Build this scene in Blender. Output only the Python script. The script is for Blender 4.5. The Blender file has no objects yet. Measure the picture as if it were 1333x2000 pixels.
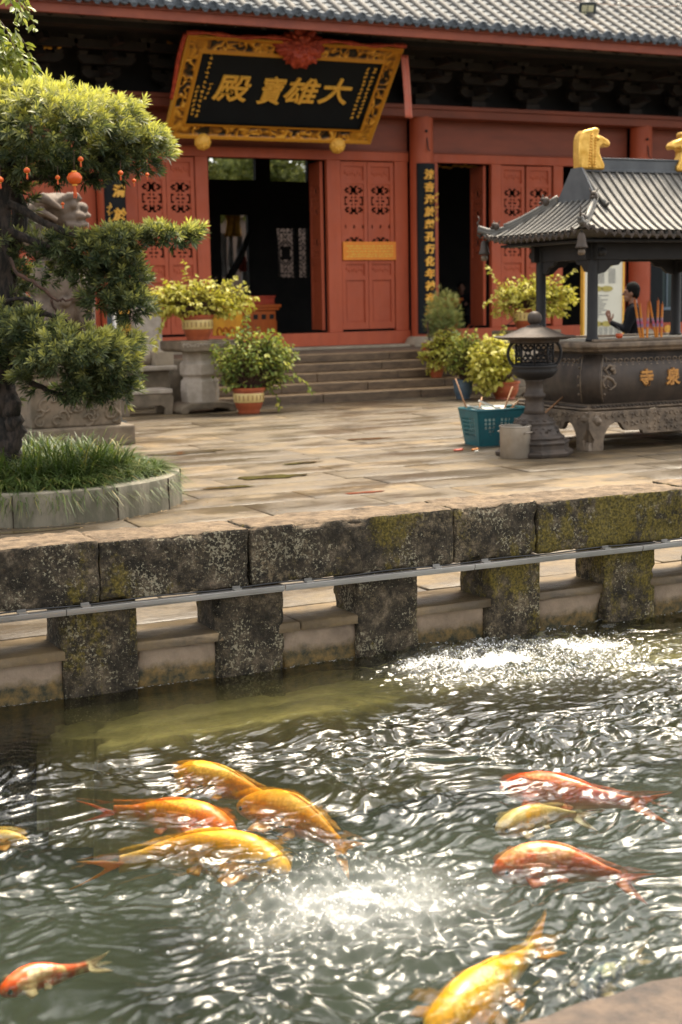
import bpy, math, random
import numpy as np
from mathutils import Vector, Matrix
random.seed(7); rng = np.random.default_rng(7)
R = math.radians
scene = bpy.context.scene
col = scene.collection

# ------------------------------------------------------------------ camera
F_PX, CAM_H, YAW, PITCH, ROLL = 2800.0, 1.75, R(25.5), R(8.5), R(1.05)
FW = Vector((math.sin(YAW)*math.cos(PITCH), math.cos(YAW)*math.cos(PITCH), -math.sin(PITCH)))
_r = Vector((math.cos(YAW), -math.sin(YAW), 0)); _u = _r.cross(FW)
RT = _r*math.cos(ROLL) - _u*math.sin(ROLL); UP = _u*math.cos(ROLL) + _r*math.sin(ROLL)
CAM = Vector((0, 0, CAM_H))
cd = bpy.data.cameras.new('camera'); cam = bpy.data.objects.new('camera', cd); col.objects.link(cam)
cam.matrix_world = Matrix(((RT.x, UP.x, -FW.x, 0), (RT.y, UP.y, -FW.y, 0), (RT.z, UP.z, -FW.z, CAM_H), (0, 0, 0, 1)))
cd.sensor_fit = 'VERTICAL'; cd.sensor_height = 36; cd.lens = 36*F_PX/2000
cd.clip_start = .1; cd.clip_end = 600
cd.dof.use_dof = True; cd.dof.focus_distance = 7.9; cd.dof.aperture_fstop = 2.9
scene.camera = cam

# ------------------------------------------------------------------ light
SUN_EL, SUN_AZ = R(62), R(50)          # azimuth clockwise from +Y (away from the camera, over the hall roof)
w = bpy.data.worlds.new('World'); scene.world = w; w.use_nodes = True
nt = w.node_tree; nt.nodes.clear()
sky = nt.nodes.new('ShaderNodeTexSky'); sky.sky_type = 'NISHITA'; sky.sun_disc = False
sky.sun_elevation = SUN_EL; sky.sun_rotation = SUN_AZ; sky.air_density = 1.0; sky.dust_density = 4.0; sky.ozone_density = 1.0
hs = nt.nodes.new('ShaderNodeHueSaturation'); hs.inputs['Saturation'].default_value = .25
mx = nt.nodes.new('ShaderNodeMix'); mx.data_type = 'RGBA'; mx.blend_type = 'MULTIPLY'; mx.inputs[0].default_value = 1
mx.inputs[7].default_value = (1.0, .975, .93, 1)
bg = nt.nodes.new('ShaderNodeBackground'); bg.inputs[1].default_value = .15
wo = nt.nodes.new('ShaderNodeOutputWorld')
nt.links.new(sky.outputs[0], hs.inputs['Color']); nt.links.new(hs.outputs[0], mx.inputs[6])
nt.links.new(mx.outputs[2], bg.inputs[0]); nt.links.new(bg.outputs[0], wo.inputs[0])
sd = bpy.data.lights.new('sun', 'SUN'); sd.energy = 2.2; sd.angle = R(20); sd.color = (1.0, .86, .64)
sun = bpy.data.objects.new('sun', sd); col.objects.link(sun)
sun_dir = Vector((math.sin(SUN_AZ)*math.cos(SUN_EL), math.cos(SUN_AZ)*math.cos(SUN_EL), math.sin(SUN_EL)))
sun.rotation_euler = sun_dir.to_track_quat('Z', 'Y').to_euler(); sun.location = (0, 20, 30)
scene.view_settings.view_transform = 'Standard'; scene.view_settings.look = 'None'
scene.view_settings.exposure = 1.62; scene.view_settings.gamma = 1

# ------------------------------------------------------------------ helpers
def ray(px, py): return (RT*(px-666.5) + UP*(1000-py) + FW*F_PX).normalized()
def at(px, py, Y):                        # point at depth Y that the lens sees at that spot
    d = ray(px, py); return CAM + d*(Y/d.y)
def onz(px, py, z=0.0):
    d = ray(px, py); return CAM + d*((z-CAM_H)/d.z)

def root_loc(o):
    l = Vector((0, 0, 0))
    while o is not None: l += o.location; o = o.parent
    return l

def tag(o, label=None, cat=None, group=None, kind=None):
    if label: o['label'] = label
    if cat: o['category'] = cat
    if group: o['group'] = group
    if kind: o['kind'] = kind
    return o
def thing(name, label, cat, loc=(0, 0, 0), group=None):
    o = bpy.data.objects.new(name, None); col.objects.link(o); o.location = loc; o.empty_display_size = .1
    return tag(o, label, cat, group)

def link(name, me, mat, parent=None, loc=None, smooth=False):
    o = bpy.data.objects.new(name, me); col.objects.link(o)
    if parent is not None:
        o.parent = parent; off = root_loc(parent)
    else:
        off = Vector(loc) if loc is not None else Vector((0, 0, 0)); o.location = off
    if off.length > 0: me.transform(Matrix.Translation(-off))
    if mat is not None: me.materials.append(mat)
    if smooth: me.shade_smooth()
    me.update()
    return o

class MB:
    def __init__(s): s.v = []; s.f = []
    def add(s, vs, fs):
        n = len(s.v); s.v += [tuple(p) for p in vs]; s.f += [tuple(n+i for i in f) for f in fs]; return s
    def box(s, x0, x1, y0, y1, z0, z1, M=None):
        vs = [(x, y, z) for z in (z0, z1) for y in (y0, y1) for x in (x0, x1)]
        if M is not None: vs = [M @ Vector(p) for p in vs]
        return s.add(vs, [(0, 2, 3, 1), (4, 5, 7, 6), (0, 1, 5, 4), (2, 6, 7, 3), (0, 4, 6, 2), (1, 3, 7, 5)])
    def frustum(s, cx, cy, z0, z1, ax0, ay0, ax1, ay1):
        vs = [(cx-ax0, cy-ay0, z0), (cx+ax0, cy-ay0, z0), (cx+ax0, cy+ay0, z0), (cx-ax0, cy+ay0, z0),
              (cx-ax1, cy-ay1, z1), (cx+ax1, cy-ay1, z1), (cx+ax1, cy+ay1, z1), (cx-ax1, cy+ay1, z1)]
        return s.add(vs, [(3, 2, 1, 0), (4, 5, 6, 7), (0, 1, 5, 4), (1, 2, 6, 5), (2, 3, 7, 6), (3, 0, 4, 7)])
    def lathe(s, prof, c=(0, 0, 0), n=24, caps=True, M=None, rad=None, ph=0.0):
        c = Vector(c); vs = []
        for r, z in prof:
            for k in range(n):
                a = 2*math.pi*k/n + ph; rr = r*(rad(a, z) if rad else 1)
                p = Vector((rr*math.cos(a), rr*math.sin(a), z))
                if M is not None: p = M @ p
                vs.append(p + c)
        fs = []
        for i in range(len(prof)-1):
            for k in range(n):
                k2 = (k+1) % n; fs.append((i*n+k, i*n+k2, (i+1)*n+k2, (i+1)*n+k))
        if caps: fs.append(tuple(reversed(range(n)))); fs.append(tuple((len(prof)-1)*n+k for k in range(n)))
        return s.add(vs, fs)
    def tube(s, pts, r, n=8, caps=True):
        pts = [Vector(p) for p in pts]
        if not hasattr(r, '__len__'): r = [r]*len(pts)
        vs = []; prev = None
        for i, p in enumerate(pts):
            t = (pts[min(i+1, len(pts)-1)] - pts[max(i-1, 0)]).normalized()
            if prev is None: a = t.orthogonal().normalized()
            else:
                a = prev - t*prev.dot(t)
                a = a.normalized() if a.length > 1e-6 else t.orthogonal().normalized()
            prev = a; b = t.cross(a)
            for k in range(n):
                th = 2*math.pi*k/n; vs.append(p + (a*math.cos(th) + b*math.sin(th))*r[i])
        fs = []
        for i in range(len(pts)-1):
            for k in range(n):
                k2 = (k+1) % n; fs.append((i*n+k, i*n+k2, (i+1)*n+k2, (i+1)*n+k))
        if caps: fs.append(tuple(reversed(range(n)))); fs.append(tuple((len(pts)-1)*n+k for k in range(n)))
        return s.add(vs, fs)
    def ell(s, c, r, M=None, nu=14, nv=9):
        c = Vector(c); vs = []; fs = []
        if not hasattr(r, '__len__'): r = (r, r, r)
        for i in range(nv+1):
            ph = math.pi*i/nv
            for k in range(nu):
                th = 2*math.pi*k/nu
                p = Vector((r[0]*math.sin(ph)*math.cos(th), r[1]*math.sin(ph)*math.sin(th), -r[2]*math.cos(ph)))
                if M is not None: p = M @ p
                vs.append(p+c)
        for i in range(nv):
            for k in range(nu):
                k2 = (k+1) % nu; fs.append((i*nu+k, i*nu+k2, (i+1)*nu+k2, (i+1)*nu+k))
        return s.add(vs, fs)
    def cap(s, a, b, ra, rb, n=12):        # tapered capsule
        a = Vector(a); b = Vector(b); d = b-a; L = max(d.length, 1e-6); q = d.to_track_quat('Z', 'Y').to_matrix()
        prof = [(ra*math.sin(t), -ra*math.cos(t)) for t in np.linspace(.05, math.pi/2, 5)]
        prof += [(rb*math.cos(t), L+rb*math.sin(t)) for t in np.linspace(0, math.pi/2-.05, 5)]
        return s.lathe(prof, a, n, True, q)
    def prism(s, poly, axis, a0, a1, M=None):
        # poly: 2-D points; axis 'y' -> (x,z) outline extruded along y, 'x' -> (y,z), 'z' -> (x,y)
        def P(p, a): return {'y': (p[0], a, p[1]), 'x': (a, p[0], p[1]), 'z': (p[0], p[1], a)}[axis]
        n = len(poly); vs = [P(p, a0) for p in poly] + [P(p, a1) for p in poly]
        if M is not None: vs = [M @ Vector(v) for v in vs]
        fs = [tuple(range(n)), tuple(reversed(range(n, 2*n)))] + [(i, n+i, n+(i+1) % n, (i+1) % n) for i in range(n)]
        return s.add(vs, fs)
    def build(s, name, mat, parent=None, loc=None, smooth=False, bevel=0, seg=2, remesh=0, subd=0, angle=None, sm=0):
        me = bpy.data.meshes.new(name); me.from_pydata(s.v, [], s.f)
        import bmesh
        bm = bmesh.new(); bm.from_mesh(me); bmesh.ops.recalc_face_normals(bm, faces=bm.faces); bm.to_mesh(me); bm.free()
        o = link(name, me, mat, parent, loc, smooth)
        if remesh:
            m = o.modifiers.new('remesh', 'REMESH'); m.mode = 'VOXEL'; m.voxel_size = remesh; m.use_smooth_shade = True
            if sm: k = o.modifiers.new('smooth', 'SMOOTH'); k.iterations = sm; k.factor = .5
        if bevel:
            m = o.modifiers.new('bevel', 'BEVEL'); m.width = bevel; m.segments = seg; m.limit_method = 'ANGLE'; m.angle_limit = R(40)
        if subd:
            m = o.modifiers.new('sub', 'SUBSURF'); m.levels = subd; m.render_levels = subd
        if angle is not None:
            me.shade_smooth()
            try: me.set_sharp_from_angle(angle=R(angle))
            except Exception: pass
        return o

def np_mesh(name, V, Fc, mat, parent=None, loc=None, smooth=False, attrs=None):
    V = np.asarray(V, np.float32).reshape(-1, 3); Fc = np.asarray(Fc, np.int32); k = Fc.shape[1]; nf = len(Fc)
    me = bpy.data.meshes.new(name)
    me.vertices.add(len(V)); me.vertices.foreach_set('co', V.ravel())
    me.loops.add(nf*k); me.loops.foreach_set('vertex_index', Fc.ravel())
    me.polygons.add(nf); me.polygons.foreach_set('loop_start', np.arange(0, nf*k, k, dtype=np.int32))
    me.polygons.foreach_set('loop_total', np.full(nf, k, np.int32))
    me.update(calc_edges=True); me.validate()
    for an, arr in (attrs or {}).items():
        a = me.attributes.new(an, 'FLOAT', 'POINT'); a.data.foreach_set('value', np.asarray(arr, np.float32).ravel())
    return link(name, me, mat, parent, loc, smooth)

# value noise in numpy
def _hash(ix, iy, iz, seed):
    n = (ix.astype(np.int64)*73856093) ^ (iy.astype(np.int64)*19349663) ^ (iz.astype(np.int64)*83492791) ^ (seed*2654435761)
    n = (n ^ (n >> 13)) * 1274126177 & 0xffffffff
    n = (n ^ (n >> 16)) & 0xffffff
    return n/float(0xffffff)
def vnoise(P, seed=0):
    P = np.asarray(P, float); i = np.floor(P).astype(np.int64); f = P-i; f = f*f*f*(f*(f*6-15)+10)
    x, y, z = i[..., 0], i[..., 1], i[..., 2]; fx, fy, fz = f[..., 0], f[..., 1], f[..., 2]
    def h(a, b, c): return _hash(x+a, y+b, z+c, seed)
    c00 = h(0,0,0)*(1-fx)+h(1,0,0)*fx; c10 = h(0,1,0)*(1-fx)+h(1,1,0)*fx
    c01 = h(0,0,1)*(1-fx)+h(1,0,1)*fx; c11 = h(0,1,1)*(1-fx)+h(1,1,1)*fx
    return ((c00*(1-fy)+c10*fy)*(1-fz) + (c01*(1-fy)+c11*fy)*fz)*2-1
def fbm(P, oct=4, seed=0, gain=.5):
    a = 1.0; s = 0; t = 0; P = np.asarray(P, float)
    for o in range(oct):
        s = s + a*vnoise(P*(2.03**o)+o*17.3, seed+o); t += a; a *= gain
    return s/t

# ------------------------------------------------------------------ materials
def mat(name):
    m = bpy.data.materials.new(name); m.use_nodes = True; n = m.node_tree
    b = n.nodes['Principled BSDF']; return m, n, b
def rgb(c): return (c[0], c[1], c[2], 1.0)
def nz(n, scale, detail=6, rough=.6, coord='Object', vec=None, dist=0, sc=None):
    t = n.nodes.new('ShaderNodeTexNoise'); t.inputs['Scale'].default_value = scale; t.inputs['Detail'].default_value = detail
    t.inputs['Roughness'].default_value = rough; t.inputs['Distortion'].default_value = dist
    if vec is None:
        tc = n.nodes.new('ShaderNodeNewGeometry'); vec = tc.outputs['Position']
    if sc is not None:
        mp = n.nodes.new('ShaderNodeMapping'); mp.inputs['Scale'].default_value = sc; n.links.new(vec, mp.inputs[0]); vec = mp.outputs[0]
    n.links.new(vec, t.inputs['Vector']); return t.outputs['Fac']
def ramp(n, fac, stops, interp='LINEAR'):
    r = n.nodes.new('ShaderNodeValToRGB'); r.color_ramp.interpolation = interp; e = r.color_ramp.elements
    while len(e) < len(stops): e.new(.5)
    for i, (p, c) in enumerate(stops):
        e[i].position = p; e[i].color = rgb(c) if hasattr(c, '__len__') else (c, c, c, 1)
    n.links.new(fac, r.inputs[0]); return r.outputs[0]
def mixc(n, fac, a, b, mode='MIX'):
    m = n.nodes.new('ShaderNodeMix'); m.data_type = 'RGBA'; m.blend_type = mode
    for i, v in ((0, fac), (6, a), (7, b)):
        if hasattr(v, 'is_linked') or hasattr(v, 'links'): n.links.new(v, m.inputs[i])
        elif i == 0: m.inputs[0].default_value = v
        else: m.inputs[i].default_value = rgb(v)
    return m.outputs[2]
def mth(n, op, a, b=0.0, c=None):
    m = n.nodes.new('ShaderNodeMath'); m.operation = op
    for i, v in enumerate((a, b, c)):
        if v is None: continue
        if hasattr(v, 'links'): n.links.new(v, m.inputs[i])
        else: m.inputs[i].default_value = v
    return m.outputs[0]
def bump(n, b, h, strength=.3, dist=.01, prev=None):
    k = n.nodes.new('ShaderNodeBump'); k.inputs['Strength'].default_value = strength; k.inputs['Distance'].default_value = dist
    n.links.new(h, k.inputs['Height'])
    if prev is not None: n.links.new(prev, k.inputs['Normal'])
    n.links.new(k.outputs[0], b.inputs['Normal']); return k.outputs[0]
def attr(n, name):
    a = n.nodes.new('ShaderNodeAttribute'); a.attribute_name = name; return a.outputs['Fac']
def geo(n, out): return n.nodes.new('ShaderNodeNewGeometry').outputs[out]

def simple(name, c1, c2=None, scale=8, rough=.6, metal=0, bs=.2, bd=.004, bscale=None, spec=.5, lo=.35, hi=.65, sc=None, rough2=None):
    m, n, b = mat(name); c2 = c2 or tuple(x*.75 for x in c1)
    f = nz(n, scale, 6, .65, sc=sc); c = ramp(n, f, [(lo, c1), (hi, c2)])
    n.links.new(c, b.inputs['Base Color'])
    b.inputs['Roughness'].default_value = rough; b.inputs['Metallic'].default_value = metal
    b.inputs['Specular IOR Level'].default_value = spec
    if rough2 is not None:
        rr = ramp(n, nz(n, scale*1.7, 4), [(.3, rough), (.7, rough2)]); n.links.new(rr, b.inputs['Roughness'])
    if bs: bump(n, b, nz(n, bscale or scale*6, 5, .7, sc=sc), bs, bd)
    return m
def lin(r, g, b):
    f = lambda v: (v/255/12.92) if v/255 <= .04045 else ((v/255+.055)/1.055)**2.4
    return (f(r), f(g), f(b))

def leafmat(name, dark, mid, young, trans=.35, rough=.45):
    m, n, b = mat(name)
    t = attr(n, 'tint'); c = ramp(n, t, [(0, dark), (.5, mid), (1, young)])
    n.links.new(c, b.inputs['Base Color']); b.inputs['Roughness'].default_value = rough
    b.inputs['Specular IOR Level'].default_value = .35
    tr = n.nodes.new('ShaderNodeBsdfTranslucent'); n.links.new(mixc(n, 1.0, c, (1.0, 1.0, .5), 'MULTIPLY'), tr.inputs[0])
    ms = n.nodes.new('ShaderNodeMixShader'); ms.inputs[0].default_value = trans
    n.links.new(b.outputs[0], ms.inputs[1]); n.links.new(tr.outputs[0], ms.inputs[2])
    n.links.new(ms.outputs[0], n.nodes['Material Output'].inputs[0])
    return m

def text_mesh(body, size=1.0, extrude=.01, offset=0.0, shear=0.0, bev=0.0):
    c = bpy.data.curves.new('txt', 'FONT'); c.body = body; c.size = size; c.extrude = extrude; c.offset = offset
    c.shear = shear; c.align_x = 'CENTER'; c.align_y = 'CENTER'; c.resolution_u = 3
    if bev: c.bevel_depth = bev; c.bevel_resolution = 1
    o = bpy.data.objects.new('txt', c); col.objects.link(o)
    dg = bpy.context.evaluated_depsgraph_get(); me = bpy.data.meshes.new_from_object(o.evaluated_get(dg))
    bpy.data.objects.remove(o); bpy.data.curves.remove(c)
    vs = [v.co.copy() for v in me.vertices]; fs = [tuple(p.vertices) for p in me.polygons]; bpy.data.meshes.remove(me)
    if vs:      # centre the glyph on its own bounds
        cx = (min(v.x for v in vs)+max(v.x for v in vs))/2; cy = (min(v.y for v in vs)+max(v.y for v in vs))/2
        vs = [v-Vector((cx, cy, 0)) for v in vs]
    return vs, fs
# ------------------------------------------------------------------ shared materials
M = {}
def m_paving():
    m, n, b = mat('paving_stone'); p = geo(n, 'Position'); a = attr(n, 'tint')
    c = ramp(n, a, [(0, (.068, .052, .032)), (.35, (.110, .082, .045)), (.65, (.150, .108, .056)), (1, (.20, .135, .062))])
    f = nz(n, 3.0, 8, .68); c = mixc(n, ramp(n, f, [(.38, 0), (.62, .85)]), c, (.075, .058, .040))
    g = nz(n, 30, 6, .7); c = mixc(n, ramp(n, g, [(.45, 0), (.75, .4)]), c, (.24, .17, .10))
    wet = ramp(n, nz(n, .8, 7, .66, sc=(1, 1.9, 1)), [(.45, 0), (.56, 1)])
    b.inputs['Specular IOR Level'].default_value = .35; c2 = mixc(n, .66, c, (.055, .040, .024)); c = mixc(n, wet, c, c2)
    n.links.new(c, b.inputs['Base Color'])
    r = mth(n, 'MULTIPLY_ADD', wet, -.34, .60); r = mth(n, 'ADD', r, mth(n, 'MULTIPLY', g, .1)); n.links.new(r, b.inputs['Roughness'])
    h = mth(n, 'ADD', nz(n, 14, 8, .65, sc=(.5, 1, 1)), mth(n, 'MULTIPLY', nz(n, 2.5, 3), 1.5)); bump(n, b, h, .8, .015)
    return m
M['paving'] = m_paving()
M['joint'] = simple('joint_dirt', (.035, .032, .02), (.06, .055, .03), 9, .8)
def m_wallstone():
    # riverside stone: black algae crust on the faces, lichen freckles, olive moss clumps, bare tan on the walked tops
    m, n, b = mat('mossy_stone')
    c = ramp(n, nz(n, 9, 12, .80), [(.33, (.010, .009, .007)), (.46, (.032, .026, .018)), (.55, (.085, .066, .044)), (.63, (.20, .155, .105)), (.75, (.34, .27, .19))])
    fre = ramp(n, mth(n, 'ADD', nz(n, 62, 3, .7), mth(n, 'MULTIPLY', nz(n, 3.4, 5, .7), .75)), [(.985, 0), (1.03, 1)])
    fre2 = ramp(n, mth(n, 'ADD', nz(n, 30, 6, .85), mth(n, 'MULTIPLY', nz(n, 2.3, 4, .6), .5)), [(.80, 0), (.88, 1)])
    c = mixc(n, mth(n, 'MULTIPLY', fre2, .65), c, (.26, .20, .12)); c = mixc(n, mth(n, 'MULTIPLY', fre, .8), c, (.36, .32, .22))
    x = n.nodes.new('ShaderNodeSeparateXYZ'); n.links.new(geo(n, 'Position'), x.inputs[0])
    c = mixc(n, ramp(n, nz(n, 5, 5, .75, sc=(1, 1, .12)), [(.50, 0), (.66, .55)]), c, (.016, .013, .009))
    side = n.nodes.new('ShaderNodeMapRange'); side.inputs[1].default_value = 2.2; side.inputs[2].default_value = 4.6; n.links.new(x.outputs[0], side.inputs[0])
    mo = mth(n, 'ADD', nz(n, 2.6, 7, .66, sc=(1, 1, .45)), mth(n, 'MULTIPLY', side.outputs[0], .13))
    mo = ramp(n, mth(n, 'ADD', mo, mth(n, 'MULTIPLY', nz(n, 22, 7, .85), .42)), [(.795, 0), (.86, 1)])
    moc = ramp(n, nz(n, 60, 3), [(.35, (.045, .038, .008)), (.65, (.22, .165, .03))]); c = mixc(n, mth(n, 'MULTIPLY', mo, .85), c, moc)
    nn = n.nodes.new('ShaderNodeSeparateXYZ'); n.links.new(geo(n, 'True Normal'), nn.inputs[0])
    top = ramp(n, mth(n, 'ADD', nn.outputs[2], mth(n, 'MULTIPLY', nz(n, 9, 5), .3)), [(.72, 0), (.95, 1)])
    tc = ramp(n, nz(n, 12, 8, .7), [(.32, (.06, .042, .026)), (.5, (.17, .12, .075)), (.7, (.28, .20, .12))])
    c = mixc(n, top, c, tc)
    n.links.new(c, b.inputs['Base Color']); b.inputs['Roughness'].default_value = .8; b.inputs['Specular IOR Level'].default_value = .25
    h = mth(n, 'ADD', nz(n, 45, 8, .75), mth(n, 'MULTIPLY', nz(n, 11, 4), 1.3)); bump(n, b, h, .9, .02)
    return m
M['wallstone'] = m_wallstone()
def m_curb():
    m, n, b = mat('plastered_curb')
    c = ramp(n, nz(n, 6, 7, .65), [(.3, (.16, .115, .08)), (.6, (.27, .20, .14))])
    x = n.nodes.new('ShaderNodeSeparateXYZ'); n.links.new(geo(n, 'Position'), x.inputs[0])
    mr = n.nodes.new('ShaderNodeMapRange'); mr.inputs[1].default_value = -.10; mr.inputs[2].default_value = -.24; n.links.new(x.outputs[2], mr.inputs[0])
    f = ramp(n, mth(n, 'ADD', mr.outputs[0], mth(n, 'MULTIPLY', nz(n, 9, 6, .7), .9)), [(.65, 0), (1.05, 1)])
    dc = ramp(n, nz(n, 20, 4), [(.35, (.02, .022, .01)), (.65, (.16, .10, .03))]); c = mixc(n, f, c, dc)
    n.links.new(c, b.inputs['Base Color']); b.inputs['Roughness'].default_value = .75
    bump(n, b, nz(n, 60, 6, .7), .6, .008); return m
M['curb'] = m_curb()
M['concrete'] = simple('planter_cement', (.25, .22, .16), (.12, .112, .075), 5, .8, bs=.6, bd=.01, sc=(1, 1, .35), lo=.40, hi=.60)
M['stone'] = simple('grey_stone', (.46, .39, .32), (.32, .27, .21), 7, .8, bs=.4, bd=.006)
M['oldstone'] = simple('old_brown_stone', (.22, .165, .11), (.10, .08, .052), 4, .75, bs=.5, bd=.01)
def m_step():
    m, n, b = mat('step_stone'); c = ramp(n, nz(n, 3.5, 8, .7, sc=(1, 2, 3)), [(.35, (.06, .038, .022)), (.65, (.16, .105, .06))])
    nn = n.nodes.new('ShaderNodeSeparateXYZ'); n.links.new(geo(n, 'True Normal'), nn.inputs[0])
    tc = ramp(n, nz(n, 5, 8, .7), [(.35, (.20, .13, .07)), (.65, (.42, .28, .15))]); c = mixc(n, ramp(n, nn.outputs[2], [(.3, 0), (.8, 1)]), c, tc)  # lit treads and shaded risers put into the colour by face direction
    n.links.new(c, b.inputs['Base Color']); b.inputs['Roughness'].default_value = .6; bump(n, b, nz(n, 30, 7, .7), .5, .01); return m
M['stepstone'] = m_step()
M['soil'] = simple('soil', (.05, .035, .02), (.02, .015, .01), 20, .9)

# ------------------------------------------------------------------ ground
g = MB()
g.add([(-60, 7.25, -.02), (80, 7.25, -.02), (80, 260, -.02), (-60, 260, -.02)], [(0, 1, 2, 3)])
tag(g.build('ground', M['joint']), kind='structure')
# separate sheet beyond and below the pond
# paving slabs, each laid with its own tilt and tone
V = []; Fc = []; T = []
y = 7.02
while y < 25:
    d = random.choice([.5, .58, .66, .75, .82]); x = -3.0 + random.uniform(-1, 0)
    if y < 7.1: d = .40
    while x < 24:
        L = random.uniform(.85, 2.0); gp = .007
        j = [random.uniform(-.006, .006) for _ in range(8)]; zt = random.uniform(-.003, .003); t = random.random()
        if y < 7.1: t = .95
        P = [(x+gp+j[0], y+gp+j[1]), (x+L-gp+j[2], y+gp+j[3]), (x+L-gp+j[4], y+d-gp+j[5]), (x+gp+j[6], y+d-gp+j[7])]
        tilt = (random.uniform(-.003, .003), random.uniform(-.003, .003)); cx, cy = x+L/2, y+d/2
        def zz(p): return zt + (p[0]-cx)*tilt[0] + (p[1]-cy)*tilt[1]
        b0 = len(V); ch = .008
        for p in P: V.append((p[0], p[1], -.05))
        for p in P: V.append((p[0], p[1], zz(p)-.006))
        for p in P: V.append((p[0]+math.copysign(ch, cx-p[0]), p[1]+math.copysign(ch, cy-p[1]), zz(p)))
        T += [t]*12
        for q in range(4):
            r2 = (q+1) % 4; Fc.append((b0+q, b0+r2, b0+4+r2, b0+4+q)); Fc.append((b0+4+q, b0+4+r2, b0+8+r2, b0+8+q))
        Fc.append((b0+8, b0+9, b0+10, b0+11)); x += L
    y += d
tag(np_mesh('paving', V, Fc, M['paving'], attrs={'tint': T}), kind='structure')

# rain puddles in the worn hollows
m, n, b = mat('puddle_water'); b.inputs['Base Color'].default_value = (.075, .055, .026, 1); b.inputs['Roughness'].default_value = .10
M['puddle'] = m
def puddle(px, py, rx, ry, c=None):
    p = onz(px, py); k = MB(); vs = []
    for i in range(40):
        a = 2*math.pi*i/40; r_ = 1+.22*math.sin(2*a+px)+.14*math.sin(5*a+py)+.07*math.sin(9*a)
        vs.append((p.x+rx*r_*math.cos(a), p.y+ry*r_*math.sin(a), .0075))
    k.add(vs, [tuple(range(40))]); return tag(k.build('puddle', c or M['puddle']), kind='structure')
for a in ((530, 932, .30, .16), (442, 953, .22, .08), (365, 885, .40, .16), (720, 858, .3, .10), (590, 905, .25, .06), (40, 1040, .4, .08)):
    puddle(*a)
m, n, b = mat('wet_red_stain'); b.inputs['Base Color'].default_value = (.16, .035, .012, 1); b.inputs['Roughness'].default_value = .3
puddle(712, 963, .16, .055, m)

# ------------------------------------------------------------------ pond parapet (beam on posts with kerb between)
para = thing('stone_parapet', 'low dark mossy stone parapet on square posts along the edge of the fish pond', 'parapet', (3.5, 7.15, -.25))
def rough_box(x0, x1, y0, y1, z0, z1, res=.016, amp=.010, seed=0, cut=.012):
    """closed box of quads whose faces are weathered by noise"""
    nx, ny, nz_ = [max(2, int(round((b-a)/res))) for a, b in ((x0, x1), (y0, y1), (z0, z1))]
    V = []; Fq = []; off = 0
    xs = np.linspace(x0, x1, nx+1); ys = np.linspace(y0, y1, ny+1); zs = np.linspace(z0, z1, nz_+1)
    def face(A, B, fn, flip):
        nonlocal off
        ga, gb = np.meshgrid(A, B, indexing='ij'); P = fn(ga, gb).reshape(-1, 3); V.append(P)
        na, nb = len(A), len(B); i = np.arange(na*nb).reshape(na, nb)
        q = np.stack([i[:-1, :-1], i[1:, :-1], i[1:, 1:], i[:-1, 1:]], -1).reshape(-1, 4)
        if flip: q = q[:, ::-1]
        Fq.append(q+off); off += na*nb
    st = lambda *a: np.stack(a, -1)
    face(xs, zs, lambda a, b: st(a, a*0+y0, b), False); face(xs, zs, lambda a, b: st(a, a*0+y1, b), True)
    face(xs, ys, lambda a, b: st(a, b, a*0+z1), False); face(xs, ys, lambda a, b: st(a, b, a*0+z0), True)
    face(ys, zs, lambda a, b: st(a*0+x0, a, b), True); face(ys, zs, lambda a, b: st(a*0+x1, a, b), False)
    V = np.concatenate(V)
    c = np.array([(x0+x1)/2, (y0+y1)/2, (z0+z1)/2]); h = np.array([(x1-x0)/2, (y1-y0)/2, (z1-z0)/2])
    d = (V-c); e = h-np.abs(d)                       # distance to each face
    es = np.sort(e, 1); round_ = np.clip(1-es[:, 1]/cut, 0, 1)**2*cut*.6     # knock back the arrises
    nrm = d/np.maximum(h, 1e-6); nrm = np.where(np.abs(nrm) > .999, np.sign(nrm), 0); nrm /= np.maximum(np.linalg.norm(nrm, axis=1, keepdims=True), 1)
    chips = np.clip(fbm(V*np.array([7, 7, 7]), 3, seed+5)-.12, 0, 1)*np.clip(1-es[:, 1]/.05, 0, 1)*.09
    dis = fbm(V*6, 4, seed)*amp*1.3 + fbm(V*28, 3, seed+9)*amp*.55 - round_ - chips
    return V + nrm*dis[:, None], np.concatenate(Fq)
cuts = [-1.2, .35, 1.97, 2.80, 4.05, 4.62, 5.72, 6.9, 8.4]
for i in range(len(cuts)-1):
    dz = random.uniform(-.006, .006)
    V, Fq = rough_box(cuts[i]+.0015, cuts[i+1]-.0015, 7.0+random.uniform(-.004, .004), 7.36, .235, .552+dz, seed=i*3)
    np_mesh('coping_beam', V, Fq, M['wallstone'], para, smooth=True)
post_x = [1.966+.8335*k for k in range(-3, 8)]
for i, x in enumerate(post_x):
    hw = .195 + random.uniform(-.008, .008)
    V, Fq = rough_box(x-hw, x+hw, 7.015, 7.335, -.42, .232, seed=60+i, amp=.009)
    np_mesh('post', V, Fq, M['wallstone'], para, smooth=True)
    if i < len(post_x)-1:
        V, Fq = rough_box(x+.19, post_x[i+1]-.19, 7.05, 7.20, -.45, -.025+random.uniform(-.01, .01), seed=90+i, amp=.006)
        np_mesh('kerb', V, Fq, M['curb'], para, smooth=True)
# wall below the parapet carrying the court
V, Fq = rough_box(-1.5, 8.5, 7.21, 7.5, -1.4, -.055, res=.06, seed=200)
np_mesh('footing', V, Fq, M['wallstone'], para, smooth=True)

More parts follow.
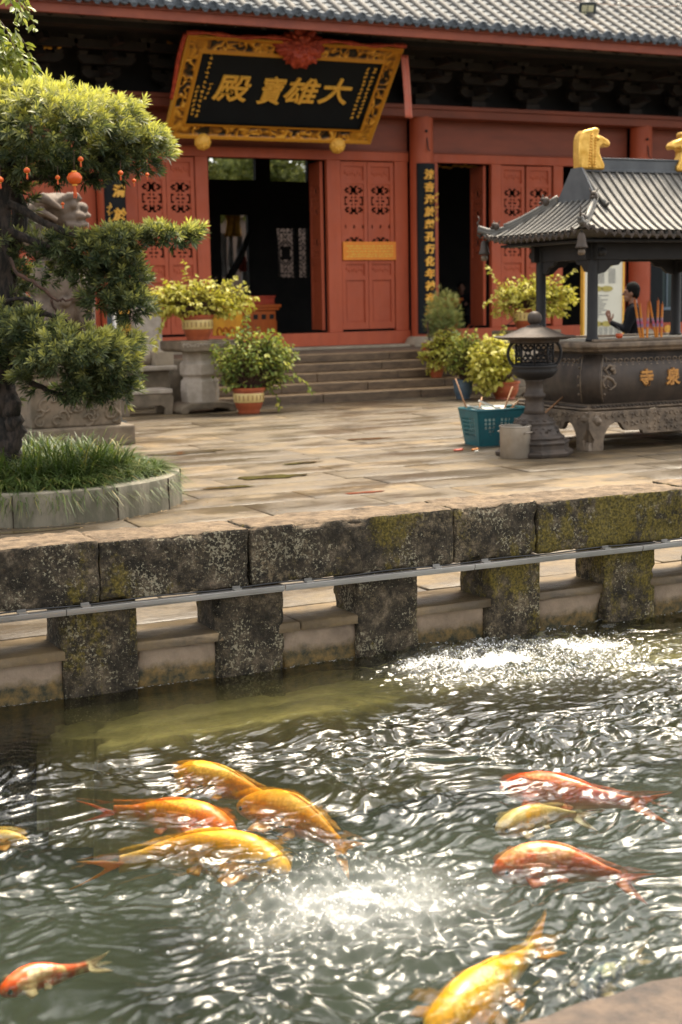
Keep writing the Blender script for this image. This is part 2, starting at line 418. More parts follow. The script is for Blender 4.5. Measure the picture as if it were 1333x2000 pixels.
# aluminium lighting rail clipped along the beam
M['alu'] = simple('brushed_aluminium', (.42, .40, .38), (.24, .23, .21), 14, .42, metal=.75, bs=.1, sc=(.1, 1, 1))
M['blackcable'] = simple('black_cable', (.02, .02, .02), (.03, .03, .03), 9, .5)
rail = thing('metal_rail', 'thin grey aluminium rail clipped along the front of the mossy parapet', 'rail', (3.5, 6.97, .22))
za = lambda x: .222
pts = [(-.9), at(128, 1185, 6.965).x, at(555, 1137, 6.965).x, at(925, 1098, 6.965).x, at(1253, 1055, 6.965).x, 8.0]
for a, b_ in zip(pts[:-1], pts[1:]):
    k = MB(); k.box(a+.002, b_-.002, 6.945, 6.985, .205, .228); k.box(a+.002, b_-.002, 6.951, 6.957, .196, .2045)
    k.build('rail_section', M['alu'], rail, bevel=.002)
for x in (40, 165, 463, 604, 855, 950, 1185, 1300):
    X = at(x, 1120, 6.965).x; k = MB()
    k.box(X-.022, X+.022, 6.95, 6.998, .2285, .233); k.box(X-.022, X+.022, 6.978, 6.984, .233, .248); k.box(X-.022, X+.022, 6.95, 6.954, .233, .240)
    k.build('clip', M['alu'], rail)
k = MB(); k.tube([(xx, 6.992, .236+.004*math.sin(xx*9)) for xx in np.linspace(-.9, 8, 90)], .0045, 5); k.build('cable', M['blackcable'], rail, smooth=True)

# ------------------------------------------------------------------ pond
m, n, b = mat('pond_bed'); n.links.new(ramp(n, nz(n, 1.5, 5), [(.3, (.008, .012, .008)), (.7, (.018, .023, .014))]), b.inputs['Base Color']); b.inputs['Roughness'].default_value = .9
k = MB(); k.box(-12, 20, -8, 7.22, -1.5, -.95); tag(k.build('pond_bed', m), kind='structure')
m, n, b = mat('olive_ledge'); n.links.new(mixc(n, ramp(n, nz(n, 2.2, 6, .7), [(.48, 0), (.66, .6)]), ramp(n, nz(n, 14, 7, .75), [(.3, (.16, .125, .04)), (.7, (.30, .23, .085))]), (.06, .055, .022)), b.inputs['Base Color']); b.inputs['Roughness'].default_value = .9
lx, ly = np.meshgrid(np.linspace(1.3, 9, 260), np.linspace(5.9, 7.1, 60), indexing='ij')
e_ = 6.60+.05*np.sin(lx*2.1)+.07*fbm(np.stack([lx*1.6, lx*0, lx*0], -1), 4, 61)+2.2*np.clip(1.86+.08*np.sin(ly*19)-lx, 0, 1)
s_ = np.clip((ly-e_)/.012, -12, 1); PP = np.stack([lx, ly, lx*0], -1)
lz = -.385+.025*fbm(PP*5, 5, 62)-.018*np.abs(fbm(PP*14, 3, 63)) + np.where(s_ < 0, s_*.10, 0) - .02*(1-np.clip(s_, 0, 1)); lz = np.where(s_ < -4, -1.2, lz)
ii = np.arange(260*60).reshape(260, 60)
tag(np_mesh('submerged_ledge', np.stack([lx, ly, lz], -1).reshape(-1, 3), np.stack([ii[:-1, :-1], ii[1:, :-1], ii[1:, 1:], ii[:-1, 1:]], -1).reshape(-1, 4), m, smooth=True), kind='structure')

def m_water():
    m, n, b = mat('pond_water'); n.nodes.remove(b); out = n.nodes['Material Output']
    fr = n.nodes.new('ShaderNodeFresnel'); fr.inputs['IOR'].default_value = 1.34
    gl = n.nodes.new('ShaderNodeBsdfGlossy'); gl.inputs['Roughness'].default_value = .13; gl.inputs['Color'].default_value = (1, 1, 1, 1)
    tr = n.nodes.new('ShaderNodeBsdfTransparent'); tr.inputs[0].default_value = (.83, .89, .78, 1)
    rf = n.nodes.new('ShaderNodeBsdfRefraction'); rf.inputs['IOR'].default_value = 1.2; rf.inputs['Roughness'].default_value = .02; rf.inputs[0].default_value = (.83, .89, .78, 1)
    m1 = n.nodes.new('ShaderNodeMixShader'); m1.inputs[0].default_value = .30
    n.links.new(tr.outputs[0], m1.inputs[1]); n.links.new(rf.outputs[0], m1.inputs[2])
    m2 = n.nodes.new('ShaderNodeMixShader'); n.links.new(fr.outputs[0], m2.inputs[0]); n.links.new(m1.outputs[0], m2.inputs[1]); n.links.new(gl.outputs[0], m2.inputs[2])
    bp = n.nodes.new('ShaderNodeBump'); bp.inputs['Strength'].default_value = .3; bp.inputs['Distance'].default_value = .004
    n.links.new(nz(n, 60, 3, .6, sc=(1, 1.3, 1)), bp.inputs['Height'])
    for s in (fr, gl, rf): n.links.new(bp.outputs[0], s.inputs['Normal'])
    # aerated froth: white bubbles where the aerator boils
    di = n.nodes.new('ShaderNodeBsdfDiffuse'); di.inputs[0].default_value = (.80, .80, .76, 1)
    fo = attr(n, 'foam'); thr = ramp(n, mth(n, 'ADD', fo, mth(n, 'MULTIPLY', nz(n, 70, 4, .75), .9)), [(.86, 0), (.98, 1)]); mil = attr(n, 'milk'); thr = mth(n, 'MAXIMUM', thr, mil)
    m3 = n.nodes.new('ShaderNodeMixShader'); n.links.new(mth(n, 'MULTIPLY', thr, .85), m3.inputs[0]); n.links.new(m2.outputs[0], m3.inputs[1]); n.links.new(di.outputs[0], m3.inputs[2])
    n.links.new(m3.outputs[0], out.inputs[0]); return m
M['water'] = m_water()
WZ = -.25
nx, ny = 860, 640
gx = np.linspace(-1.5, 8.5, nx); gy = np.linspace(.8, 7.06, ny)
gx = np.interp(np.linspace(0, 1, nx), [0, .06, .82, 1], [-1.5, .4, 5.6, 8.5]); gy = np.interp(np.linspace(0, 1, ny), [0, .04, 1], [.8, 2.7, 7.06])
X, Y = np.meshgrid(gx, gy, indexing='ij'); P = np.stack([X, Y, X*0], -1)
boil = [(onz(1000, 1290, WZ), .42), (onz(1155, 1275, WZ), .40), (onz(700, 1770, WZ), .34), (onz(600, 1740, WZ), .25), (onz(880, 1310, WZ), .3)]
act = np.zeros_like(X)
for p, s in boil: act += np.exp(-((X-p.x)**2+(Y-p.y)**2)/(2*s*s))
act = np.clip(act, 0, 1.3)
# calm strip by the left of the wall
calm = np.clip(1.0-(6.35-Y)*1.8, 0, 1)*np.clip(1-(X-2.9)/1.1, 0, 1)
Q = P + .22*np.stack([fbm(P*2.2, 2, 41), fbm(P*2.2, 2, 51), X*0], -1)
def ridg(P, sd): return 1-np.abs(vnoise(P, sd))*2
H = .010*fbm(Q*np.array([2.6, 3.6, 1]), 2, 1) + .012*vnoise(Q*np.array([6.2, 10.5, 1]), 2) + .0115*ridg(Q*np.array([10, 19, 1])+5, 3) + .0036*ridg(Q*np.array([22, 38, 1]), 4) + .0015*vnoise(Q*np.array([55, 85, 1]), 5)
for p, s in boil:
    r_ = np.sqrt((X-p.x)**2+(Y-p.y)**2); H += .006*np.sin(r_*55)*np.exp(-r_/(s*1.6))
bub = np.clip(vnoise(P*26, 8), 0, 1)*.014 + np.clip(vnoise(P*48+3, 9), 0, 1)*.009
patch = np.clip(.66+1.25*fbm(P*np.array([1.0, 1.7, 1]), 3, 33)+.16*np.clip((X-2.8)/1.2, 0, 1), .16, 1.25)*(1-.45*np.clip((Y-5.3)/1.0, 0, 1)*np.clip(1-(X-2.6)/1.2, 0, 1))
fishy = np.zeros_like(X)
for a_, b_ in (((337, 1478), (552, 1540)), ((462, 1530), (690, 1628)), ((458, 1590), (172, 1550)), ((563, 1660), (330, 1628)), ((330, 1628), (165, 1662)), ((976, 1508), (1292, 1545)), ((970, 1592), (1160, 1572)), ((963, 1668), (1258, 1695)), ((838, 1975), (1075, 1785)), ((0, 1922), (205, 1862))):
    A2, B2 = onz(*a_, WZ), onz(*b_, WZ); dx, dy = B2.x-A2.x, B2.y-A2.y; tt = np.clip(((X-A2.x)*dx+(Y-A2.y)*dy)/(dx*dx+dy*dy), 0, 1); dd = np.hypot(X-A2.x-tt*dx, Y-A2.y-tt*dy)
    fishy = np.maximum(fishy, np.exp(-(dd/.085)**4))
H = H*(1-.90*calm)*patch*(1-.86*fishy)+.0012*vnoise(Q*np.array([38, 60, 1]), 15) + act*bub*1.0
act12 = sum(np.exp(-((X-p.x)**2+(Y-p.y)**2)/(2*(s*.8)**2)) for p, s in (boil[0], boil[1], boil[4])); milk = np.clip(np.exp(-(((X-boil[2][0].x)/.30)**2+((Y-boil[2][0].y)/.26)**2)), 0, 1)*.50*(.75+.5*fbm(P*9, 3, 6)) + act12*.07*(.6+.8*fbm(P*14, 3, 9)); milk = np.clip(milk, 0, .8)
foam = np.clip(act12*.33+act*.10, 0, .40) + np.clip(fbm(Q*np.array([3, 4, 1]), 3, 77), 0, 1)*.35*(1-calm)
edge = np.clip(1-(7.03-Y)/.05, 0, 1); foam = np.maximum(foam, edge*.38)
Wv = np.stack([X, Y, WZ+H], -1).reshape(-1, 3)
i = np.arange(nx*ny).reshape(nx, ny); Fq = np.stack([i[:-1, :-1], i[1:, :-1], i[1:, 1:], i[:-1, 1:]], -1).reshape(-1, 4)
tag(np_mesh('pond_water', Wv, Fq, M['water'], smooth=True, attrs={'foam': foam.reshape(-1), 'milk': milk.reshape(-1)}), kind='structure')
# splash droplets over the boils
V = []; Fq = []
for p, s in boil[:3]:
    for _ in range(260):
        a = random.uniform(0, 6.283); r_ = abs(random.gauss(0, s*.75)); x, y_ = p.x+r_*math.cos(a), p.y+r_*math.sin(a)
        if y_ > 6.98: continue
        z = WZ+.012+abs(random.gauss(0, .018)); q = random.uniform(.0015, .0042); n0 = len(V)
        V += [(x+q, y_, z), (x-q, y_, z), (x, y_+q, z), (x, y_-q, z), (x, y_, z+q*1.3), (x, y_, z-q)]
        Fq += [(n0, n0+2, n0+4), (n0+2, n0+1, n0+4), (n0+1, n0+3, n0+4), (n0+3, n0, n0+4), (n0+2, n0, n0+5), (n0+1, n0+2, n0+5), (n0+3, n0+1, n0+5), (n0, n0+3, n0+5)]
m, n, b = mat('splash'); b.inputs['Base Color'].default_value = (.85, .86, .84, 1); b.inputs['Roughness'].default_value = .1
tag(np_mesh('water_splash', V, Fq, m, smooth=True), kind='stuff')

# foreground rock at the near bank
M['rock'] = simple('bank_rock', (.12, .082, .055), (.04, .030, .024), 9, .8, bs=.5, bd=.01)
k = MB()
pr = [onz(760, 2040, -.2), onz(860, 2010, -.2), onz(960, 1996, -.2), onz(1060, 1972, -.2), onz(1120, 1946, -.2), onz(1190, 1930, -.2), onz(1260, 1905, -.2), onz(1400, 1885, -.2), onz(1600, 1900, -.2), onz(1600, 2400, -.2), onz(760, 2400, -.2)]
k.prism([(p.x, p.y) for p in pr], 'z', -1.0, -.2)
ro = k.build('bank_rock', M['rock'], loc=(pr[3].x, pr[3].y, -.6), bevel=.05, seg=4, angle=60)
tag(ro, 'flat brown rock at the near bank in the bottom right corner of the pond', 'rock')
# ------------------------------------------------------------------ temple hall
def m_red(name, a, b2):
    m, n, b = mat(name); c = ramp(n, nz(n, 1.6, 7, .65, sc=(1, 1, .35)), [(.3, a), (.7, b2)])
    st = ramp(n, nz(n, 9, 6, .75, sc=(1, 1, .10)), [(.50, 0), (.72, .45)]); c = mixc(n, st, c, tuple(x*.62 for x in a))
    ch = ramp(n, mth(n, 'ADD', nz(n, 26, 6, .8), mth(n, 'MULTIPLY', nz(n, 1.3, 3), .5)), [(.92, 0), (.97, .35)]); c = mixc(n, ch, c, (.36, .15, .09))
    n.links.new(c, b.inputs['Base Color']); n.links.new(ramp(n, nz(n, 4, 4), [(.3, .5), (.7, .72)]), b.inputs['Roughness'])
    bump(n, b, nz(n, 40, 6, .7, sc=(1, 1, .15)), .22, .004); return m
M['red'] = m_red('red_painted_wood', (.52, .104, .038), (.39, .074, .029))
M['redbeam'] = simple('brown_red_beam', (.30, .074, .038), (.20, .054, .030), 3, .6, bs=.15, sc=(.3, 1, 1))
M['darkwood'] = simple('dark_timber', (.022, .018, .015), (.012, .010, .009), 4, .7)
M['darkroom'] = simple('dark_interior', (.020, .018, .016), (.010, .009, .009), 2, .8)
M['blackboard'] = simple('black_lacquer', (.010, .013, .015), (.008, .010, .012), 3, .6, bs=.05, spec=.2)
M['gold'] = simple('gilded', (.80, .42, .06), (.55, .26, .03), 12, .42, metal=.55, bs=.3, bd=.004, bscale=50)
M['goldpaint'] = simple('gold_paint', (.95, .53, .08), (.80, .40, .045), 14, .5, metal=0, bs=.2)
M['palestone'] = simple('plinth_stone', (.40, .33, .24), (.26, .21, .15), 3, .75, bs=.3)
def m_tile(name, c1, c2, c3):
    m, n, b = mat(name)
    c = ramp(n, nz(n, 1.1, 6, .7), [(.3, c1), (.55, c2), (.75, c3)])
    c = mixc(n, ramp(n, nz(n, 11, 5, .75), [(.45, 0), (.7, .6)]), c, tuple(x*.4 for x in c1))
    n.links.new(c, b.inputs['Base Color']); b.inputs['Roughness'].default_value = .7
    bump(n, b, nz(n, 60, 6), .4, .006); return m
M['tile'] = m_tile('grey_roof_tile', (.05, .05, .05), (.098, .088, .074), (.18, .145, .105))
M['tilecap'] = m_tile('slate_tile_end', (.055, .070, .085), (.095, .11, .125), (.16, .165, .17))

hall = thing('temple_hall', 'large red timber temple hall with grey tiled roof, open doorways and carved door leaves', 'temple', (11, 26, 0))
Zp = .75
# plinth and its moulding
k = MB(); k.box(2.2, 8.28, 23.6, 40, -.05, Zp-.004); k.box(8.28, 13.45, 23.99, 40, -.05, Zp-.004); k.box(13.45, 30, 23.6, 40, -.05, Zp-.004)
k.build('plinth', M['oldstone'], hall, bevel=.02)
k = MB(); k.box(3, 29, 25.6, 26.2, Zp, Zp+.055); k.build('stone_sill', M['palestone'], hall, bevel=.01)
# timber frame
def part_box(name, m, *b, bev=.008):
    k = MB(); k.box(*b); return k.build(name, m, hall, bevel=bev)
cols = [2.5, 7.76, 14.22, 19.62, 25.0]
for cx in cols:
    k = MB(); k.lathe([(.235, Zp+.10), (.235, 5.27)], (cx, 25.78, 0), 28); k.build('column', M['red'], hall, angle=40)
    k = MB(); k.lathe([(.36, Zp), (.38, Zp+.06), (.33, Zp+.16), (.27, Zp+.20)], (cx, 25.78, 0), 28); k.box(cx-.4, cx+.4, 25.4, 26.1, Zp+.001, Zp+.05)
    k.build('column_base', M['palestone'], hall, bevel=.01)
for a, b_ in zip(cols[:-1], cols[1:]):
    a += .20; b_ -= .20
    part_box('threshold', M['red'], a, b_, 25.93, 26.10, Zp+.06, 1.07)
    part_box('lintel', M['red'], a, b_, 25.95, 26.08, 4.42, 4.595)
    part_box('lintel_moulding', M['redbeam'], a, b_, 25.93, 26.05, 4.597, 4.625)
    part_box('frieze_panel', M['redbeam'], a, b_, 26.0, 26.08, 4.628, 5.25)
part_box('tie_beam', M['redbeam'], 2, 28, 25.55, 26.1, 5.25, 5.40)
part_box('beam_cap', M['redbeam'], 2, 28, 25.50, 26.12, 5.402, 5.48)
def jamb(a, b_): part_box('door_post', M['red'], a, b_, 25.96, 26.07, 1.072, 4.418)
MOTIF = ["...##.##...", ".##.###.##.", "##..###..##", ".##.###.##.", "...##.##...", "...........", "##..#.#..##", "#.........#", "#..##.##..#", "#.........#",
         "##..#.#..##", "...........", ".##.#.#.##.", "##..###..##", ".##.###.##.", "...##.##...", "..........."]
PAT = ["..........."] + MOTIF + ["..........."]*5 + ["#....#....#"]*2 + ["..........."]*5 + MOTIF[:11] + ["..........."]
def leaf_mb(w, zb, zt):
    """door leaf standing in the local x-z plane from x=0..w; front face at y=0"""
    k = MB(); f = .075
    def zf(y): return 4.4-(y-316)*.0100
    def bx(x0, x1, y0, y1, z0, z1): k.box(x0, x1, y0, y1, z0, z1)
    bx(0, f, 0, .06, zb, zt); bx(w-f, w, 0, .06, zb, zt)
    rails = [zt, 4.31, 4.04, 3.97, 2.52, 2.41, 2.19, 2.09, 1.25, zb]
    for z1, z0 in ((rails[0], rails[1]), (rails[2], rails[3]), (rails[4], rails[5]), (rails[6], rails[7]), (rails[8], rails[9])): bx(f+.001, w-f-.001, .002, .058, z0, z1)
    for z0, z1 in ((4.04, 4.31), (2.19, 2.41), (1.25, 2.09)):
        bx(f, w-f, .036, .05, z0, z1)
        if z1-z0 < .4:                     # low relief carving
            for q in range(7):
                xx = f+.05+(w-2*f-.1)*q/6; k.ell((xx, .034, (z0+z1)/2+.018*math.cos(q*2.4)), (.026, .012, .045), nu=8, nv=5)
        else: bx(f+.03, w-f-.03, .028, .0345, z0+.03, z1-.03)
    # fretwork
    cw = (w-2*f)/11; hgt = (3.97-2.52)/len(PAT)
    for r_, row in enumerate(PAT):
        z1 = 3.97-r_*hgt; c = 0
        while c < 11:
            if row[c] == '.':
                e = c
                while e < 11 and row[e] == '.': e += 1
                bx(f+c*cw, f+e*cw, .022, .045, z1-hgt, z1); c = e
            else: c += 1
    return k
def leaf(x0, w, y=25.99, rot=0, hinge=0.0, m=None):
    k = leaf_mb(w, 1.12, 4.40)
    Mx = Matrix.Translation(Vector((x0+hinge, y, 0))) @ Matrix.Rotation(rot, 4, 'Z') @ Matrix.Translation(Vector((-hinge, 0, 0)))
    k.v = [tuple(Mx @ Vector(p)) for p in k.v]
    o = k.build('door_leaf', m or M['red'], hall)
    return o
for a, b_ in ((8.36, 9.47), (12.52, 13.69)):
    wl = (b_-a)/2; leaf(a, wl-.006); leaf(a+wl+.006, wl-.006)
leaf(16.22, .60, rot=R(4)); leaf(16.86, .60, rot=R(-3), hinge=.6)
for a, b_ in ((8.0, 8.345), (9.485, 9.74), (12.21, 12.505), (13.705, 14.0), (14.42, 14.70), (15.97, 16.2), (17.50, 17.74), (19.0, 19.4), (7.2, 7.55), (19.82, 20.0)): jamb(a, b_)
for a, b_ in ((12.13, 12.18), (15.86, 15.91), (18.92, 18.96)):      # leaves folded open into the hall, seen edge on
    k = leaf_mb(.6, 1.12, 4.40); Mx = Matrix.Translation(Vector((b_, 26.1, 0))) @ Matrix.Rotation(R(86), 4, 'Z'); k.v = [tuple(Mx @ Vector(p)) for p in k.v]
    k.build('door_leaf', M['red'], hall)
# left bay is walled with red boards
part_box('wall_panel', M['red'], 2.7, 7.2, 26.0, 26.08, 1.072, 4.418)
# hidden structure: walls, floor, ceiling of the room
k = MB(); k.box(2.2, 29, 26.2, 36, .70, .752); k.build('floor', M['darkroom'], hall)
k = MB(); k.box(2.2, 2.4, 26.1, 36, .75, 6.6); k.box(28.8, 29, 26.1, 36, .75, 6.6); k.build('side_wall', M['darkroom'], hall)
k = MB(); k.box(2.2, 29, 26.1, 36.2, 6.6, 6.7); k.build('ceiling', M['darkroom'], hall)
def wall_with_holes(xs, zs, holes, y0, y1):
    k = MB(); X_ = sorted(set(xs+[h[0] for h in holes]+[h[1] for h in holes])); Z_ = sorted(set(zs+[h[2] for h in holes]+[h[3] for h in holes]))
    for i in range(len(X_)-1):
        for j in range(len(Z_)-1):
            cx, cz = (X_[i]+X_[i+1])/2, (Z_[j]+Z_[j+1])/2
            if any(h[0] < cx < h[1] and h[2] < cz < h[3] for h in holes): continue
            k.box(X_[i], X_[i+1], y0, y1, Z_[j], Z_[j+1])
    return k
YB = 34.0
holes = [(13.05, 13.78, 1.0, 3.84), (14.56, 15.06, 2.28, 3.52), (15.17, 15.42, 2.28, 3.52), (12.78, 14.02, 4.70, 5.22), (14.42, 15.45, 4.68, 5.22)]
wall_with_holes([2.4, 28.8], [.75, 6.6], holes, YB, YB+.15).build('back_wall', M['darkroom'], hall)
# carved lattice in the two rear lights
for x0, x1 in ((14.56, 15.06), (15.17, 15.42)):
    k = MB(); n_c = int((x1-x0)/.042); n_r = 30; cw = (x1-x0)/n_c; ch = 1.24/n_r
    for r_ in range(n_r):
        for c in range(n_c):
            s = min(c, n_c-1-c); t_ = min(r_, n_r-1-r_)
            mid = x1-x0 > .4 and abs(c-(n_c-1)/2) < 2.2 and abs(r_-(n_r-1)/2) < 3.6
            if mid or ((s*3+t_*2+(s*t_) % 4) % 5 < 2 and (s+t_) % 3 != 0): k.box(x0+c*cw, x0+(c+1)*cw, YB+.02, YB+.05, 2.28+r_*ch, 2.28+(r_+1)*ch)
    for r_ in range(0, 31, 3): k.box(x0, x1, YB+.03, YB+.04, 2.28+r_*ch-.006, 2.28+r_*ch+.006)
    for c in range(0, n_c+1, 2): k.box(x0+c*cw-.006, x0+c*cw+.006, YB+.028, YB+.038, 2.28, 3.52)
    k.build('rear_lattice', M['darkwood'], hall)
# soffit, wall above the beam, eave boards
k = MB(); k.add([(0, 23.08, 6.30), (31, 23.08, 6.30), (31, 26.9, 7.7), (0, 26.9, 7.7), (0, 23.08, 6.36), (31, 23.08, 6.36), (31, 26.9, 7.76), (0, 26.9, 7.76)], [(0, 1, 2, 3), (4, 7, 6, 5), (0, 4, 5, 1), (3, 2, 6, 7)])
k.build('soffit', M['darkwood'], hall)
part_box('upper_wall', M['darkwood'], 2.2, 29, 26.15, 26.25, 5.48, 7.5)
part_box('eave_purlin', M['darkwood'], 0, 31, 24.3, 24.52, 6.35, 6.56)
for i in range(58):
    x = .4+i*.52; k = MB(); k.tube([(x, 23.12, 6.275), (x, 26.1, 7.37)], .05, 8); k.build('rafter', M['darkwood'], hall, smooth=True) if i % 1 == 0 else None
k = MB()
m_f = simple('fascia_red', (.36, .088, .042), (.22, .052, .03), 2.5, .6, bs=.2, sc=(.6, 1, 2))
def eave_z(x): return 0.0
k = MB(); k.box(-1, 32, 22.98, 23.05, 6.255, 6.455); k.build('fascia', m_f, hall, bevel=.006)
k = MB(); k.box(-1, 32, 22.94, 22.975, 6.40, 6.485); k.build('eave_strip', M['redbeam'], hall)
# bracket sets
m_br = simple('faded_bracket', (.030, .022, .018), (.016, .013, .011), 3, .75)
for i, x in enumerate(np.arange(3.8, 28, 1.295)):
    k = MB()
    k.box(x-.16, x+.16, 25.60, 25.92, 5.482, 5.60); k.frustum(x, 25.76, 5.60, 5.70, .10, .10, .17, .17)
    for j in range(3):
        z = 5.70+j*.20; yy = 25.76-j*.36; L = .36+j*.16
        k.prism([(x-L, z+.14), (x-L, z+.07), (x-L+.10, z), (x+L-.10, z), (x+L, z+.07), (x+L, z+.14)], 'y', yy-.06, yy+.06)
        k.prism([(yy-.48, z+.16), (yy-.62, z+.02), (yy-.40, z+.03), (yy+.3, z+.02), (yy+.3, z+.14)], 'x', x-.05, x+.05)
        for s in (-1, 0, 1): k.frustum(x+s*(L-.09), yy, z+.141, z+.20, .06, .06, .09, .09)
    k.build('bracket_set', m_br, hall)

# roof
roofc = lambda t: (22.9+t*6.8, 6.50+t*3.75+.55*t*t)           # t along the slope -> (y,z)
k = MB(); ts = np.linspace(0, 1, 12); P1 = [roofc(t) for t in ts]
poly = [(y_, z-.03) for y_, z in P1] + [(36.5, 6.6), (36.5, 6.5), (23.1, 6.44)]
k.prism(poly, 'x', -2, 33); o_roof = k.build('roof', M['tile'], hall, angle=30)
def tile_rows(xs, curve, r0, n_seg, name_m, parent, nr=7):
    V = []; Fq = []
    tt = np.linspace(0, 1, n_seg*2+1)
    C_ = np.array([curve(t) for t in tt]); D = np.gradient(C_, axis=0); D /= np.linalg.norm(D, axis=1)[:, None]; Nn = np.stack([-D[:, 1], D[:, 0]], 1)
    th = np.linspace(-.25, math.pi+.25, nr)
    for x in xs:
        jit = random.uniform(-.01, .01); base = len(V)
        for i in range(len(tt)):
            rr = r0*(1.0 if i % 2 == 0 else .90)
            for a in th:
                c = C_[i]+Nn[i]*(rr*math.sin(a)); V.append((x+jit*.3+rr*math.cos(a)+random.uniform(-.002, .002), c[0], c[1]))
        for i in range(len(tt)-1):
            for j in range(nr-1):
                q = base+i*nr+j; Fq.append((q, q+1, q+nr+1, q+nr))
    return V, Fq
xs = list(np.arange(-1.2, 32, .302))
V, Fq = tile_rows(xs, roofc, .078, 24, None, None)
np_mesh('barrel_tiles', V, Fq, M['tile'], o_roof, smooth=True)
# pan courses: stepped shallow troughs between the barrels
V = []; Fq = []
for x in xs:
    for i in range(36):
        t0, t1 = i/36, (i+1)/36; (ya, za_), (yb, zb_) = roofc(t0), roofc(t1); b0 = len(V)
        for (yy, zz_, up) in ((ya, za_, .022), (yb, zb_, .0)):
            for dx, dz in ((.06, .03), (.105, .008), (.151, 0), (.197, .008), (.242, .03)): V.append((x+dx, yy, zz_+dz*.8+up-.01))
        for j in range(4): Fq.append((b0+j, b0+j+1, b0+6+j, b0+5+j))
np_mesh('pan_tiles', V, Fq, M['tilecap'], o_roof)
k = MB(); kd = MB()
for x in xs:
    Mr = Matrix.Rotation(R(90), 4, 'X'); y0, z0 = roofc(0)
    k.lathe([(.0, -.004), (.045, -.004), (.055, .012), (.072, .012), (.086, .0), (.086, -.05), (.0, -.05)], (x, y0-.045, z0+.012), 14, False, Mr)
    for a in range(6): k.ell((x+.028*math.cos(a*1.047), y0-.045, z0+.012+.028*math.sin(a*1.047)), (.012, .008, .012), nu=6, nv=4)
    # leaf-shaped drip plate with raised edge
    xc = x+.151; pl = []
    for q in range(15):
        s = -1+2*q/14; pl.append((xc+s*.112, z0+.02-.115*(1-abs(s)**1.6)-.010*math.sin(abs(s)*9)))
    pl = pl + [(xc+.112, z0+.045), (xc, z0+.020), (xc-.112, z0+.045)]
    kd.prism(pl, 'y', y0-.055, y0-.035)
    kd.ell((xc, y0-.055, z0-.035), (.06, .012, .035), nu=8, nv=5); kd.tube([(p[0], y0-.057, p[1]+.004) for p in pl[:15]], .008, 5)
k.build('round_tile_ends', M['tilecap'], o_roof, smooth=False, angle=40); kd.build('drip_tiles', M['tilecap'], o_roof, angle=40)
yr, zr = roofc(1); k = MB(); k.box(-2, 33, yr-.2, yr+.2, zr-.1, zr+.6); k.tube([(-2, yr, zr+.66), (33, yr, zr+.66)], .16, 10); k.build('ridge', M['tilecap'], o_roof, angle=40)

# floodlight and string of little bulbs on the roof
fl = at(1147, 24, 23.9)
fo = thing('floodlight', 'square grey floodlight with pale four-part lens standing on the tiled roof edge', 'floodlight', tuple(fl))
Mx = Matrix.Translation(fl) @ Matrix.Rotation(R(-18), 4, 'Z') @ Matrix.Rotation(R(25), 4, 'X')
M['greymetal'] = simple('grey_cast_metal', (.10, .115, .12), (.07, .08, .085), 20, .5, metal=.3)
k = MB(); k.box(-.15, .15, 0, .09, -.17, .17, Mx); k.box(-.17, .17, -.015, .0, .165, .195, Mx); k.box(-.17, .17, -.015, 0, -.195, -.165, Mx); k.box(-.17, -.145, -.015, 0, -.165, .165, Mx); k.box(.145, .17, -.015, 0, -.165, .165, Mx)
for q in range(7): k.box(-.14+q*.045, -.13+q*.045, .09, .13, -.15, .15, Mx)
k.build('housing', M['greymetal'], fo, bevel=.006)
ml = simple('milky_lens', (.72, .66, .40), (.60, .56, .36), 20, .25); k = MB()
for i in (-1, 1):
    for j in (-1, 1): k.box(i*.062-.055, i*.062+.055, -.012, -.001, j*.07-.062, j*.07+.062, Mx)
k.build('lens', ml, fo, bevel=.01)
k = MB(); k.box(-.16, .16, .01, .05, -.30, -.20, Mx); k.tube([Mx @ Vector((0, .03, -.17)), Mx @ Vector((0, .06, -.34))], .02, 8); k.build('bracket', M['greymetal'], fo, bevel=.004)
wire = MB(); bl = MB(); prev = None
for q in range(34):
    x = 9+q*.42; y_ = 24.3+.25*math.sin(x*.35)+.1*math.sin(x*1.3); t_ = (y_-22.9)/6.8; z_ = roofc(t_)[1]+.13
    if prev: wire.tube([prev, (x, y_, z_)], .008, 5)
    prev = (x, y_, z_)
    if q % 4 == 1: bl.ell((x, y_, z_+.02), (.03, .03, .035), nu=8, nv=6)
wo_ = thing('string_light', 'thin wire of small white bulbs lying along the roof tiles', 'string light', (16, 24.3, 7.2))
wire.build('wire', simple('copper_wire', (.30, .17, .10), None, 20, .4), wo_, smooth=True); bl.build('bulbs', simple('white_bulb', (.8, .75, .65), None, 20, .3), wo_, smooth=True)
# steps
st = thing('stone_steps', 'five worn brown stone steps rising to the doorway', 'steps', (10.9, 22, 0))
for i in range(5):
    z0, z1 = i*.15, (i+1)*.15; y0 = 22.0+i*.40; x = 8.30; k = MB(); xe = 13.42 if i > 1 else 13.44
    while x < xe-.02:
        L = min(random.uniform(1.3, 2.3), xe-x); L = xe-x if xe-x-L < .5 else L
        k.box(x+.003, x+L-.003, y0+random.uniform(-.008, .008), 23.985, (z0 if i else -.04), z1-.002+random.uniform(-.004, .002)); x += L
    k.build('step', M['stepstone'], st, bevel=.018, seg=3)

